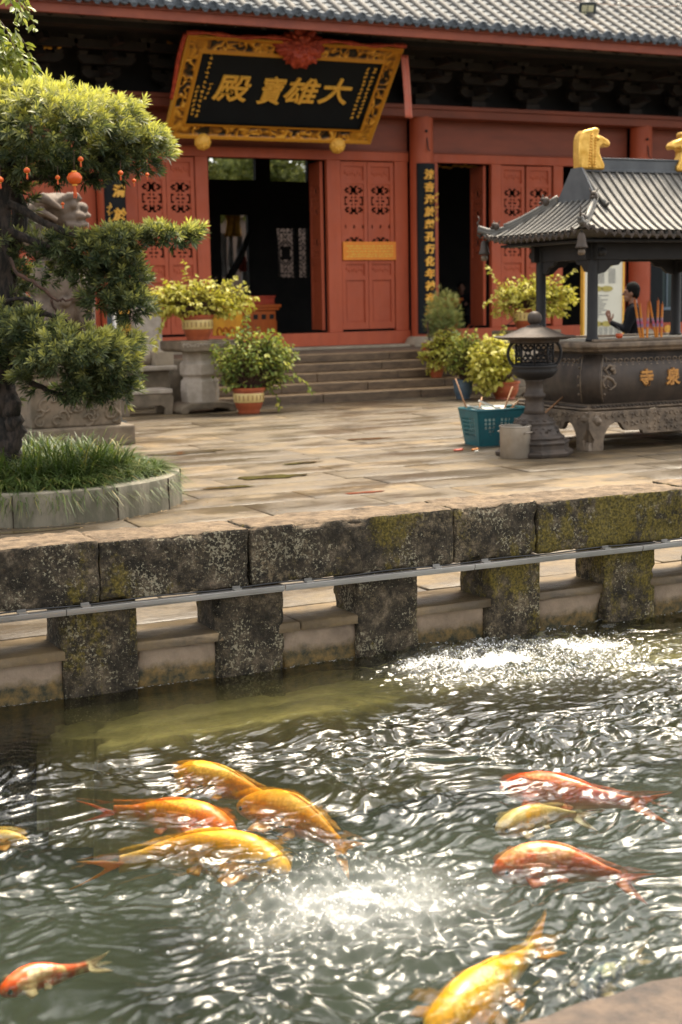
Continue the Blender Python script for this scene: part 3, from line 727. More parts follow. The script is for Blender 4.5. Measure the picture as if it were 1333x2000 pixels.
# ------------------------------------------------------------------ name plaque over the door
B0 = Vector((8.69, 25.32, 4.70)); U_ = Vector((1, 0, 0)); T0 = Vector((8.69, 23.92, 6.23)); V_ = (T0-B0).normalized(); N_ = U_.cross(V_).normalized()   # faces down and out
PW, PH = 4.13, (T0-B0).length
def plq(u, v, n=0.0): return B0 + U_*u + V_*v + N_*n
def plray(px, py):
    d = ray(px, py); t = (B0-CAM).dot(N_)/d.dot(N_); q = CAM+d*t-B0; return q.dot(U_), q.dot(V_)
Mp = Matrix(((U_.x, V_.x, N_.x, B0.x), (U_.y, V_.y, N_.y, B0.y), (U_.z, V_.z, N_.z, B0.z), (0, 0, 0, 1)))
if N_.y > 0: N_ = -N_
plaque = thing('name_plaque', 'big black plaque with four gilt characters in a carved gold frame above the doorway', 'plaque', tuple(B0+U_*PW/2))
def pbox(k, u0, u1, v0, v1, n0, n1):
    vs = [plq(u, v, n) for n in (n0, n1) for v in (v0, v1) for u in (u0, u1)]
    k.add(vs, [(0, 2, 3, 1), (4, 5, 7, 6), (0, 1, 5, 4), (2, 6, 7, 3), (0, 4, 6, 2), (1, 3, 7, 5)])
k = MB(); pbox(k, .05, PW-.05, .05, PH-.05, -.10, -.02); k.build('back_board', M['darkwood'], plaque)
FWd = .315
k = MB(); pbox(k, FWd, PW-FWd, FWd, PH-FWd, -.019, .012); k.build('black_panel', M['blackboard'], plaque)
def carved():
    V = []; Fq = []; A = []; off = 0
    for (u0, u1, v0, v1) in ((0, PW, 0, FWd), (0, PW, PH-FWd, PH), (0, FWd, FWd, PH-FWd), (PW-FWd, PW, FWd, PH-FWd)):
        nu, nv = int((u1-u0)/.0125)+1, int((v1-v0)/.0125)+1
        a, b_ = np.meshgrid(np.linspace(u0, u1, nu), np.linspace(v0, v1, nv), indexing='ij')
        de = np.minimum(np.minimum(a, PW-a), np.minimum(b_, PH-b_)); di = FWd-de
        inside = np.clip(np.minimum(de-.055, di-.06)/.015, 0, 1)
        # plain corner blocks
        cu = np.minimum(a, PW-a); cv = np.minimum(b_, PH-b_); corner = np.clip((np.maximum(cu, cv)-.44)/.03, 0, 1); inside = inside*(.40+.60*corner)
        Q = np.stack([a, b_, a*0], -1); Q = Q+.07*np.stack([vnoise(Q*9, 3), vnoise(Q*9, 4), a*0], -1)
        rel = (1-np.abs(vnoise(Q*8.5, 11))*2.6)*.6+.35*vnoise(Q*19, 12)
        n_ = np.where(de < .03, .055, .045)*1.0; n_ = np.where(di < .03, .06, n_)
        n_ = n_*(1-inside)+inside*(.012+.040*np.clip(rel, -.6, 1))
        Pn = np.array(B0)+a[..., None]*np.array(U_)+b_[..., None]*np.array(V_)+n_[..., None]*np.array(N_)
        V.append(Pn.reshape(-1, 3)); A.append((np.clip(rel*.8+.5, 0, 1)*inside+(1-inside)*.72).reshape(-1))
        i = np.arange(nu*nv).reshape(nu, nv); Fq.append(np.stack([i[:-1, :-1], i[1:, :-1], i[1:, 1:], i[:-1, 1:]], -1).reshape(-1, 4)+off); off += nu*nv
    return np.concatenate(V), np.concatenate(Fq), np.concatenate(A)
V, Fq, A = carved()
m, n, b = mat('carved_gilding'); c = ramp(n, attr(n, 'relief'), [(.20, (.02, .014, .006)), (.46, (.28, .11, .012)), (.74, (.68, .29, .020)), (1, (.92, .50, .07))])
n.links.new(c, b.inputs['Base Color']); b.inputs['Roughness'].default_value = .4; b.inputs['Metallic'].default_value = .12; M['carved'] = m
np_mesh('carved_frame', V, Fq, m, plaque, attrs={'relief': A}, smooth=True)
k = MB(); pbox(k, -.01, PW+.01, -.01, .0, -.06, .05); pbox(k, -.012, -.0, 0, PH, -.06, .05); pbox(k, PW, PW+.012, 0, PH, -.06, .05); pbox(k, -.01, PW+.01, PH, PH+.012, -.06, .05); k.build('outer_edge', M['goldpaint'], plaque)
def pchar(k, ch, px, py, w_px, h_px, ex=.03, offs=.012, shear=0.0):
    u0, v0 = plray(px, py); u1, _ = plray(px+w_px/2, py); ua, _ = plray(px-w_px/2, py); _, va = plray(px, py-h_px/2); _, vb = plray(px, py+h_px/2)
    vs, fs = text_mesh(ch, 1, ex, offs, shear, .008)
    wx = max(v.x for v in vs)-min(v.x for v in vs); wy = max(v.y for v in vs)-min(v.y for v in vs)
    k.add([plq(u0+v.x*(u1-ua)/wx, v0+v.y*(va-vb)/wy, .02+v.z*.8) for v in vs], fs)
k = MB()
for ch, px, py, w_, h_ in (('殿', 453, 171, 70, 50), ('寶', 530, 175, 48, 54), ('雄', 589, 176, 66, 50), ('大', 655, 177, 60, 50)): pchar(k, ch, px, py, w_, h_, .035, .004, .12)
k.build('characters', M['goldpaint'], plaque)
def scribble(k, fn, size, seed):
    rr = random.Random(seed)
    for _ in range(5):
        a = rr.uniform(0, 3.14); cu, cv = rr.uniform(-.25, .25)*size, rr.uniform(-.3, .3)*size; L = rr.uniform(.22, .45)*size
        if rr.random() < .6: a = rr.choice([0.1, 1.5, .5])
        p = (cu-L*math.cos(a), cv-L*math.sin(a)); q = (cu+L*math.cos(a), cv+L*math.sin(a)); nx_, ny_ = -math.sin(a)*size*.07, math.cos(a)*size*.07
        pts = [(p[0]+nx_, p[1]+ny_), (p[0]-nx_, p[1]-ny_), (q[0]-nx_, q[1]-ny_), (q[0]+nx_, q[1]+ny_)]
        k.add([fn(x, y, h) for h in (0, .015) for x, y in pts], [(3, 2, 1, 0), (4, 5, 6, 7), (0, 1, 5, 4), (1, 2, 6, 5), (2, 3, 7, 6), (3, 0, 4, 7)])
k = MB(); sd_ = 0
for (xa, ya, xb, yb, n_) in ((414, 103, 384, 224, 14), (412, 163, 401, 190, 4), (386, 168, 374, 222, 7), (733, 134, 699, 227, 13), (719, 134, 687, 228, 13)):
    for i in range(n_):
        f_ = i/(n_-1); u, v = plray(xa+(xb-xa)*f_, ya+(yb-ya)*f_); sd_ += 1
        scribble(k, lambda a, b_, h: plq(u+a, v+b_, .013+h), .066, sd_)
k.build('small_inscription', M['goldpaint'], plaque)
for i, (px, py) in enumerate(((397, 277), (660, 284))):
    c = at(px, py, 25.3); k = MB(); k.lathe([(.05, -.10), (.135, -.08), (.165, -.03), (.15, .03), (.09, .07), (.0, .085)], c, 9, True, Matrix.Rotation(R(100), 3, 'X'))
    for q in range(7): k.ell(c+Vector((.09*math.cos(q*.9), -.05, .09*math.sin(q*.9))), .035, nu=7, nv=5)
    k.build('gilt_knob', M['goldpaint'], plaque, angle=50)
# silk rosette and ribbons
M['silk'] = simple('red_silk', (.68, .11, .045), (.36, .035, .02), 14, .45, bs=.4, bd=.01)
c = at(587, 92, 24.0); u, v = np.meshgrid(np.linspace(0, 2*math.pi, 61)[:-1], np.linspace(.02, math.pi-.02, 34), indexing='ij')
D = np.stack([np.sin(v)*np.cos(u), -np.cos(v), np.sin(v)*np.sin(u)], -1)
rr_ = 1+.22*np.abs(vnoise(D*4.2, 5))*2-.18+.14*vnoise(D*9, 6)+.07*vnoise(D*18, 8)
Pn = np.array(c)+D*np.array([.42, .26, .31])*rr_[..., None]; i = np.arange(60*34).reshape(60, 34); i2 = np.roll(i, -1, 0)
Fq = np.stack([i[:, :-1], i2[:, :-1], i2[:, 1:], i[:, 1:]], -1).reshape(-1, 4)
ros = np_mesh('silk_rosette', Pn, Fq, M['silk'], None, tuple(c), smooth=True)
tag(ros, 'crumpled red silk rosette tied on the top edge of the plaque', 'rosette')
def ribbon(name, pts, w, lab, m=None):
    V = []; Fq = []; W_ = Vector((1, .15, 0)).normalized()
    for i, p in enumerate(pts):
        for j in range(7):
            s = (j/6-.5)*w; V.append(Vector(p)+W_*s+Vector((0, -.035*math.cos(j*2.1+i*.12), 0)))
    for i in range(len(pts)-1):
        for j in range(6): Fq.append((i*7+j, i*7+j+1, i*7+j+8, i*7+j+7))
    o = np_mesh(name, [tuple(v) for v in V], Fq, m or M['silk'], None, tuple(pts[0]), smooth=True)
    md = o.modifiers.new('solid', 'SOLIDIFY'); md.thickness = .006; return tag(o, lab, 'ribbon')
a = plq(PW+.04, PH-.10, .06); e = at(787, 230, a.y)
M['silk2'] = simple('faded_silk', (.70, .16, .09), (.62, .22, .15), 5, .5)
ribbon('silk_ribbon', [a.lerp(Vector((a.x+.10, a.y, e.z)), t) for t in np.linspace(0, 1, 18)], .16, 'faded red silk ribbon hanging from the right top corner of the plaque', M['silk2'])
k = MB()
pts = [plq(PW*t, PH+.05+.02*math.sin(t*21), .03) for t in np.linspace(-.01, 1.01, 60)]; k.tube(pts, [.035+.012*math.sin(i*.9) for i in range(60)], 8)
pts = [plq(-.05-.02*math.sin(t*8), PH*(1-t), .0) for t in np.linspace(0, .62, 20)]; k.tube(pts, .04, 8)
tag(k.build('silk_swag', M['silk'], None, tuple(plq(0, PH, 0)), smooth=True), 'red silk swag draped along the top and left edge of the plaque', 'swag')

# couplet boards hung on the columns
def couplet(cx, chars, lab, z_t, z_b, x_off=0.0, size=.225, w=.40):
    t = thing('couplet_board', lab, 'couplet board', (cx, 25.45, z_b), 'black couplet boards hung on the hall columns')
    k = MB(); n_ = 9; vs = []
    poly = []
    for i in range(n_):
        a = -1+2*i/(n_-1); poly.append((cx+a*w/2, 25.50+.09*a*a))
    poly += [(cx+w/2, 25.63), (cx-w/2, 25.63)]
    k.prism(poly, 'z', z_b, z_t); k.build('board', M['blackboard'], t, bevel=.006)
    k = MB()
    for i, ch in enumerate(chars):
        z = z_t-.22-(z_t-z_b-.45)*i/(len(chars)-1)
        if ch == ' ': continue
        vs, fs = text_mesh(ch, 1, .03, .035, .12, .01)
        k.add([(cx+x_off+v.x*size, 25.485-v.z*.6+.09*((x_off+v.x*size)/(w/2))**2, z+v.y*size*.86) for v in vs], fs)
    k.build('gilt_characters', M['goldpaint'], t)
    return t
couplet(14.22, '流杏海於慈孔行化年神存遠方', 'black board with one column of gilt characters, right of the main doorway', 4.36, 1.0, .02)
couplet(7.80, '大清於院法施善緣', 'black board with gilt characters half hidden behind the clipped tree', 4.36, 1.0, .06, .26)
k = MB()
for i in range(7):
    z = 3.45-i*.13; scribble(k, lambda a, b_, h: (7.655+a, 25.47-h, z+b_), .11, 300+i)
for i in range(5):
    z = 3.75-i*.12; scribble(k, lambda a, b_, h: (14.395+a, 25.50-h, z+b_), .09, 330+i)
# the small signature rows belong to the boards
bo = [o for o in bpy.data.objects if o.name.startswith('couplet_board') and o.parent is None]
k.build('signature', M['goldpaint'], bo[0])

# orange notice nailed over the right door leaves
no = thing('door_notice', 'orange strip notice with faint yellow writing across the carved door leaves right of the doorway', 'notice', (13.1, 25.97, 2.65))
mo = simple('orange_plaque', (.85, .27, .012), (.78, .22, .01), 6, .45); k = MB(); k.box(12.53, 13.71, 25.945, 25.975, 2.485, 2.845); k.build('panel', mo, no, bevel=.006)
k = MB()
for r_, z in enumerate((2.76, 2.71, 2.655, 2.60, 2.555)):
    x = 12.60+.05*(r_ % 2)
    while x < 13.62: L = random.uniform(.03, .09); k.box(x, min(x+L, 13.64), 25.938, 25.944, z-.014, z+.014); x += L+random.uniform(.012, .03)
k.build('writing', simple('yellow_print', (.90, .50, .05), None, 20, .5), no)
# iron hooks on columns
for cx in (14.22, 19.62):
    k = MB(); k.tube([(cx+.0, 25.54, 4.85), (cx, 25.50, 4.62), (cx+.05, 25.50, 4.60)], .012, 6); k.ell((cx-.02, 25.53, 4.98), .03, nu=8, nv=5); k.build('hook', M['darkwood'], hall)
# ------------------------------------------------------------------ bronze incense burner pavilion
M['bronze'] = simple('aged_bronze', (.085, .062, .046), (.034, .027, .022), 5, .5, metal=.25, bs=.35, bd=.006, rough2=.65, sc=(1, 1, .5))
M['bronze2'] = simple('worn_bronze', (.25, .185, .125), (.085, .064, .046), 6, .5, metal=.2, bs=.4, bd=.006)
M['bronzedark'] = simple('sooty_bronze', (.022, .020, .020), (.012, .011, .011), 4, .6, metal=.2)
M['greyroof'] = simple('grey_metal_tile', (.165, .152, .130), (.09, .085, .075), 5, .5, metal=.15, bs=.15, rough2=.65)
M['greyroof2'] = simple('grey_metal_panel', (.115, .12, .125), (.075, .08, .085), 4, .5, metal=.2, bs=.15)
M['brightgold'] = simple('polished_gold', (.90, .55, .14), (.62, .32, .05), 11, .32, metal=.8, bs=.35, bd=.01, bscale=30)
cx, cy = 10.6, 13.98
bu = thing('incense_burner', 'big bronze incense burner with tiled pavilion roof and golden ridge ends', 'incense burner', (cx, cy, 0))
def ringbox(k, prof, hx, hy, ch):
    V = []
    for off, z in prof:
        a, b_ = hx+off, hy+off; c = ch
        V += [(cx+sx*(a-(c if q else 0)), cy+sy*(b_-(0 if q else c)), z) for sx, sy, q in ((-1, -1, 0), (-1, -1, 1), (1, -1, 1), (1, -1, 0), (1, 1, 0), (1, 1, 1), (-1, 1, 1), (-1, 1, 0))]
    F_ = [(i*8+j, i*8+(j+1) % 8, (i+1)*8+(j+1) % 8, (i+1)*8+j) for i in range(len(prof)-1) for j in range(8)]
    F_ += [tuple(range(8)), tuple(reversed(range((len(prof)-1)*8, len(prof)*8)))]
    k.add(V, F_)
k = MB(); ringbox(k, [(-.04, .50), (.0, .56), (.045, .64), (.065, .72), (.07, .80), (.055, .88), (.02, .96), (-.03, 1.03), (-.05, 1.06), (-.05, 1.09)], 1.12, .66, .14)
k.build('tub', M['bronze'], bu, angle=35)
k = MB(); ringbox(k, [(-.02, 1.085), (.03, 1.09), (.055, 1.105), (.06, 1.13), (.085, 1.135), (.10, 1.155), (.10, 1.185), (.085, 1.205), (.02, 1.21), (.0, 1.205)], 1.12, .66, .12); k.build('rim', M['bronze2'], bu, bevel=.004)
k = MB(); ringbox(k, [(-.08, 1.20), (-.08, 1.214)], 1.12, .66, .1); k.build('ash_bed', simple('incense_ash', (.45, .40, .32), (.30, .26, .20), 30, .9, bs=.6, bd=.01), bu)
k = MB(); ringbox(k, [(.0, 1.2141), (.085, 1.2142), (.085, 1.232), (.06, 1.236), (.0, 1.232)], 1.12, .66, .1)
# low inner lip only
for s in (-1, 1):
    kk = MB(); kk.box(cx-1.12, cx+1.12, cy+s*.70-.02, cy+s*.70+.02, 1.211, 1.238); kk.build('lip', M['bronze2'], bu, bevel=.004)
# corner straps with rivets
for sx in (-1, 1):
    for sy in (-1, 1):
        k = MB()
        for z in (.62, .72, .82, .92, 1.02):
            o_ = {.62: .04, .72: .065, .82: .066, .92: .04, 1.02: -.02}[z]
            k.ell((cx+sx*(1.12+o_-.20), cy+sy*(.66+o_), z), .017, nu=8, nv=5); k.ell((cx+sx*(1.12+o_), cy+sy*(.66+o_-.20), z), .017, nu=8, nv=5)
        for d_ in (0, 1):
            pts = []
            for o_, z in ((-.02, .53), (.035, .62), (.062, .72), (.064, .80), (.04, .90), (.0, 1.0), (-.03, 1.05)):
                pts.append((cx+sx*(1.12+o_-(.16 if d_ else -.003)), cy+sy*(.66+o_-(-.003 if d_ else .16)), z))
            k.tube(pts, .010, 5)
        k.build('corner_strap', M['bronze2'], bu, smooth=True)

# scroll band under the rim and lotus band over the stand
def band(fn, n_, z, r_):
    for i in range(n_):
        p, t_ = fn((i+.5)/n_)
        k.tube([p+t_*(r_*1.1*math.cos(a))*(1-a*.08)+Vector((0, 0, z+r_*1.2*math.sin(a)*(1-a*.08))) for a in np.linspace(0, 6.0, 11)], .007, 4)
        k.ell(p+Vector((0, 0, z-.045)), (.022, .022, .014), nu=6, nv=4)
k = MB()
fr_ = lambda f: (Vector((cx-.94+1.88*f, cy-.672, 0)), Vector((1, 0, 0))); le_ = lambda f: (Vector((cx-1.134, cy-.48+.96*f, 0)), Vector((0, 1, 0)))
band(fr_, 22, .985, .028); band(le_, 11, .985, .028); k.build('scroll_band', M['bronze2'], bu, smooth=True)
def glyph(ch, px, size, parent, nm, m):
    p = at(px, 740, cy-.73); vs, fs = text_mesh(ch, 1, .02, .03, 0, .008); k = MB()
    k.add([(p.x+v.x*size, cy-.725-v.z*.6, .79+v.y*size*1.05) for v in vs], fs); return k.build(nm, m, parent)
M['coppergold'] = simple('worn_copper_gilding', (.62, .30, .07), (.34, .16, .05), 30, .5, metal=.3)
glyph('寺', 1263, .19, bu, 'raised_character', M['coppergold']); glyph('泉', 1315, .19, bu, 'raised_character', M['coppergold'])
k = MB(); X0 = at(1190, 740, cy-.73).x            # dragon relief
path = [(-.06, -.10), (-.09, -.03), (-.03, .02), (.05, -.02), (.09, -.08), (.03, -.12), (-.02, -.07), (.0, .03), (-.05, .09), (.0, .14), (.06, .12), (.08, .06), (.04, .05)]
P_ = [Vector((X0+a, cy-.728, .80+b_*1.05)) for a, b_ in path]; Q_ = []
for i in range(len(P_)-1):
    for t in (0, .33, .66): Q_.append(P_[i].lerp(P_[i+1], t))
k.tube(Q_, [.012+.008*math.sin(i*.25) for i in range(len(Q_))], 7)
for i, p in enumerate(Q_[::3]): k.tube([p, p+Vector((.035*math.cos(i*1.9), -.004, .035*math.sin(i*1.9)))], [.009, .003], 5)
k.ell((X0+.045, cy-.735, .90), (.035, .02, .025), nu=8, nv=6); k.build('dragon_relief', M['bronze2'], bu, smooth=True)
# stand: ledge, apron with legs
k = MB(); ringbox(k, [(.02, .44), (.12, .445), (.135, .46), (.12, .475), (.06, .485), (.0, .505)], 1.12, .66, .12); k.build('stand_ledge', M['bronze2'], bu, angle=40)
k = MB()
for i in range(44): k.ell((cx-1.14+2.28*i/43, cy-.745, .49), (.020, .05, .016), nu=6, nv=4)
for i in range(26): k.ell((cx-1.205, cy-.66+1.32*i/25, .49), (.05, .020, .016), nu=6, nv=4)
k.build('lotus_band', M['bronze'], bu, smooth=True)
def apron(L):
    h = [(-L, .44), (-L-.03, .36), (-L-.02, .24), (-L+.05, .12), (-L+.03, .07), (-L+.02, 0), (-L+.17, 0), (-L+.18, .06), (-L+.17, .10), (-L+.20, .20), (-L+.26, .28), (-L+.34, .315), (-L+.40, .30), (-L+.44, .24)]
    if L > 1: h += [(-L+.47, .215), (-L+.70, .205), (-L+.72, .165)]
    else: h += [(-L+.47, .215)]
    return h + [(-x, z) for x, z in reversed(h)]
k = MB()
for s in (-1, 1):
    k.prism([(cx+x, z) for x, z in apron(1.23)], 'y', cy+s*.80-.03, cy+s*.80+.03)
    k.prism([(cy+y_, z) for y_, z in apron(.768)], 'x', cx+s*1.23-.03, cx+s*1.23+.03)
k.build('apron', M['bronze2'], bu, bevel=.006)
for sx in (-1, 1):
    for sy in (-1, 1):
        k = MB(); lx, ly = cx+sx*1.16, cy+sy*.73
        k.frustum(lx, ly, .10, .43, .055, .055, .10, .10); k.frustum(lx, ly, 0, .099, .10, .10, .075, .075); k.ell((lx, ly, .36), (.12, .12, .09)); k.build('leg', M['bronze2'], bu, bevel=.01)
k = MB(); rr = random.Random(4)
def curl(p, t_, r_, a0, turns=4.2):
    k.tube([p+t_*(r_*math.cos(a0+a)*(1-a/turns*.75))+Vector((0, 0, r_*math.sin(a0+a)*(1-a/turns*.75))) for a in np.linspace(0, turns, 10)], .009, 5)
for i in range(30):
    f = -1.16+2.32*i/29; curl(Vector((cx+f, cy-.834, .385)), Vector((1, 0, 0)), .036, rr.uniform(0, 6))
    if abs(f) < .80: curl(Vector((cx+f, cy-.834, .30)), Vector((1, 0, 0)), .036, rr.uniform(0, 6))
    if abs(f) < .5: curl(Vector((cx+f, cy-.834, .225)), Vector((1, 0, 0)), .028, rr.uniform(0, 6))
for i in range(18):
    f = -.70+1.40*i/17; curl(Vector((cx-1.264, cy+f, .385)), Vector((0, 1, 0)), .036, rr.uniform(0, 6))
    if abs(f) < .36: curl(Vector((cx-1.264, cy+f, .30)), Vector((0, 1, 0)), .034, rr.uniform(0, 6))
for f in (-1.13, 1.13): k.ell((cx+f, cy-.83, .33), (.05, .025, .05)); k.ell((cx+f, cy-.85, .33), (.025, .02, .025))
k.build('apron_carving', M['bronze2'], bu, smooth=True)
# posts, beams
for sx in (-1, 1):
    for sy in (-1, 1):
        k = MB(); k.lathe([(.075, 1.212), (.08, 1.23), (.062, 1.26), (.058, 2.30)], (cx+sx*1.0, cy+sy*.52, 0), 16); k.build('post', M['bronzedark'], bu, angle=40)
k = MB()
for sy in (-1, 1): k.box(cx-1.12, cx+1.12, cy+sy*.52-.035, cy+sy*.52+.035, 2.12, 2.30)
for sx in (-1, 1): k.box(cx+sx*1.0-.035, cx+sx*1.0+.035, cy-.66, cy+.66, 2.121, 2.299)
for sx in (-1, 1):
    for sy in (-1, 1):
        k.prism([(cy+sy*.46, 2.12), (cy+sy*.46, 1.98), (cy+sy*.38, 1.99), (cy+sy*.32, 2.06), (cy+sy*.24, 2.07), (cy+sy*.20, 2.12)], 'x', cx+sx*1.0-.02, cx+sx*1.0+.02)
        k.prism([(cx+sx*.94, 2.12), (cx+sx*.94, 1.96), (cx+sx*.84, 1.98), (cx+sx*.76, 2.05), (cx+sx*.66, 2.06), (cx+sx*.60, 2.12)], 'y', cy+sy*.52-.02, cy+sy*.52+.02)
        k.ell((cx+sx*1.0, cy+sy*.70, 2.20), (.04, .06, .05))
k.box(cx-1.35, cx+1.35, cy-.86, cy+.86, 2.302, 2.33); k.build('beam_frame', M['bronzedark'], bu, bevel=.004)
# roof skin
HX, HY, GX = 1.52, 1.03, .86
def zf(ay): return 2.375+.78*(max(0, 1-ay/HY))**1.35
def zs(ax): return 2.375+.42*(max(0, 1-(ax-GX)/(HX-GX)))**1.25
def up(ax, ay): return .10*(min(ax/HX, 1)**5)*(min(ay/HY, 1)**5)
def zroof(x, y):
    ax, ay = abs(x-cx), abs(y-cy); z = zf(ay)
    if ax > GX: z = min(z, zs(ax))
    return z+up(ax, ay)
def hip_ay(ax):
    lo_, hi_ = 0, HY
    for _ in range(30):
        m_ = (lo_+hi_)/2
        if zf(m_) > zs(ax): lo_ = m_
        else: hi_ = m_
    return lo_
roof = MB(); nx_, ny_ = 64, 44
gxs = sorted(set(list(np.linspace(-HX, HX, nx_))+[-GX-.001, -GX+.001, GX-.001, GX+.001])); gys = np.linspace(-HY, HY, ny_+1)
idx = {}
for i, a in enumerate(gxs):
    for j, b_ in enumerate(gys): idx[i, j] = len(roof.v); roof.v.append((cx+a, cy+b_, zroof(cx+a, cy+b_)))
for i in range(len(gxs)-1):
    for j in range(len(gys)-1): roof.f.append((idx[i, j], idx[i+1, j], idx[i+1, j+1], idx[i, j+1]))
n0 = len(roof.v)
roof.v += [(cx-HX, cy-HY, 2.34+.09), (cx+HX, cy-HY, 2.34+.09), (cx+HX, cy+HY, 2.43), (cx-HX, cy+HY, 2.43)]; roof.v += [(cx-1.3, cy-.8, 2.335), (cx+1.3, cy-.8, 2.335), (cx+1.3, cy+.8, 2.335), (cx-1.3, cy+.8, 2.335)]
for q in range(4): roof.f.append((n0+q, n0+(q+1) % 4, n0+4+(q+1) % 4, n0+4+q))
ro_ = roof.build('pavilion_roof', M['greyroof'], bu, angle=35)
caps = MB(); bar = MB()
def eave_cap(p, d_):
    t_ = Vector((-d_.y, d_.x, 0))
    Mr = Matrix((( t_.x, 0, d_.x), (t_.y, 0, d_.y), (0, 1, 0)))
    caps.lathe([(0, -.0), (.026, 0), (.026, .014), (.0, .016)], p+Vector((0, 0, .012)), 9, False, Mr)
    q = p + t_*.05; pl = [(-.042, .01), (-.036, -.014), (-.018, -.026), (0, -.052), (.018, -.026), (.036, -.014), (.042, .01), (0, .0)]
    vs = [q+t_*a+Vector((0, 0, b_-.004))+d_*h for h in (0, .012) for a, b_ in pl]; n_ = 8
    caps.add(vs, [tuple(range(8)), tuple(reversed(range(8, 16)))]+[(i, n_+i, n_+(i+1) % n_, (i+1) % n_) for i in range(8)])
xs_ = np.linspace(-HX+.04, HX-.04, 27)
for a in xs_:
    for s in (-1, 1):
        st_ = 0.03 if abs(a) < GX else hip_ay(abs(a)); pts = []
        if HY-st_ < .04: continue
        for t in np.linspace(0, 1, 14):
            ay = st_+(HY-st_)*t; pts.append((cx+a, cy+s*ay, zroof(cx+a, cy+s*ay)+.006))
        bar.tube(pts, [.024*(1 if i % 2 else .9) for i in range(14)], 7); p = Vector(pts[-1]); eave_cap(p, Vector((0, s, 0)))
for b_ in np.linspace(-HY+.04, HY-.04, 18):
    for s in (-1, 1):
        lo_ = GX+.01
        while lo_ < HX and hip_ay(lo_) < abs(b_): lo_ += .01
        if HX-lo_ < .04: continue
        pts = []
        for t in np.linspace(0, 1, 10):
            ax = lo_+(HX-lo_)*t; pts.append((cx+s*ax, cy+b_, zroof(cx+s*ax, cy+b_)+.006))
        bar.tube(pts, .023, 7); eave_cap(Vector(pts[-1]), Vector((s, 0, 0)))
bar.build('tile_ribs', M['greyroof'], ro_, smooth=True); caps.build('eave_ends', M['bronze'], ro_)
for sx in (-1, 1):
    for sy in (-1, 1):
        pts = []; k = MB()
        for t in np.linspace(0, 1, 16):
            ax = GX+(HX-GX+.03)*t; ay = min(hip_ay(min(ax, HX)), HY)+.02*t; pts.append(Vector((cx+sx*ax, cy+sy*ay, zroof(cx+sx*min(ax, HX), cy+sy*min(ay, HY))+.045+.03*t**6)))
        k.tube(pts, .030, 8); k.tube([p-Vector((0, 0, .03)) for p in pts], .036, 6); k.tube([p+Vector((0, 0, .03)) for p in pts[:11]], .028, 8)
        k.build('hip_ridge', M['greyroof'], ro_, smooth=True); k = MB()      # and the ridge down the gable
        pts = [Vector((cx+sx*(GX-.04), cy+sy*ay, zf(ay)+.04)) for ay in np.linspace(.03, .50, 10)]
        k.tube(pts, .028, 8); e = pts[-1]; k.tube([e, e+Vector((0, sy*.04, -.005)), e+Vector((0, sy*.065, .02))], [.026, .02, .008], 7); k.build('gable_ridge', M['greyroof'], ro_, smooth=True)
k = MB()
for sx in (-1, 1):
    k.prism([(cy-.44, 2.74), (cy+.44, 2.74), (cy+.10, 3.17), (cy-.10, 3.17)], 'x', cx+sx*(GX+.004)-.006, cx+sx*(GX+.004)+.012)
    k.box(cx+sx*(GX+.015)-.02, cx+sx*(GX+.015)+.02, cy-.44, cy+.44, 2.735, 2.775)
k.build('gable_panel', M['greyroof2'], ro_)
k = MB(); k.box(cx-.80, cx+.80, cy-.035, cy+.035, 3.14, 3.27); k.box(cx-.82, cx+.82, cy-.05, cy+.05, 3.13, 3.16); k.box(cx-.80, cx+.80, cy-.045, cy+.045, 3.272, 3.29); k.build('ridge_beam', M['greyroof2'], ro_, bevel=.004)
# hip beasts
for sx in (-1, 1):
    for sy in (-1, 1):
        for t_, sc_ in ((.62, 1.0), (.80, .8)):
            ax = GX+(HX-GX)*t_; ay = hip_ay(ax); z = zroof(cx+ax, cy+ay); k = MB(); c = Vector((cx+sx*ax, cy+sy*ay, z+.09))
            if t_ < .7: c = Vector((cx+sx*(GX+.10), cy+sy*(hip_ay(GX+.10)), zroof(cx+GX+.1, cy+hip_ay(GX+.1))+.10))
            k.ell(c, (.045*sc_, .045*sc_, .06*sc_)); k.ell(c+Vector((sx*.03, sy*.03, .03))*sc_, (.03, .03, .028)); k.ell(c+Vector((sx*.05, sy*.05, -.01))*sc_, (.022, .022, .018))
            for q in (-1, 1): k.tube([c+Vector((q*.02, -q*.02, .05))*sc_, c+Vector((q*.035, -q*.035, .09))*sc_], [.011, .004], 5)
            k.build('ridge_beast', M['bronze'], ro_, smooth=True)
        c = Vector((cx+sx*(HX+.01), cy+sy*(HY+.01), zroof(cx+HX, cy+HY)+.09)); k = MB(); k.tube([c+Vector((0, 0, -.03)), c+Vector((sx*.02, sy*.02, .04)), c+Vector((sx*.0, sy*.0, .08)), c+Vector((sx*.015, sy*.015, .12))], [.016, .011, .008, .005], 6)
        k.build('corner_finial', M['bronze'], ro_, smooth=True)
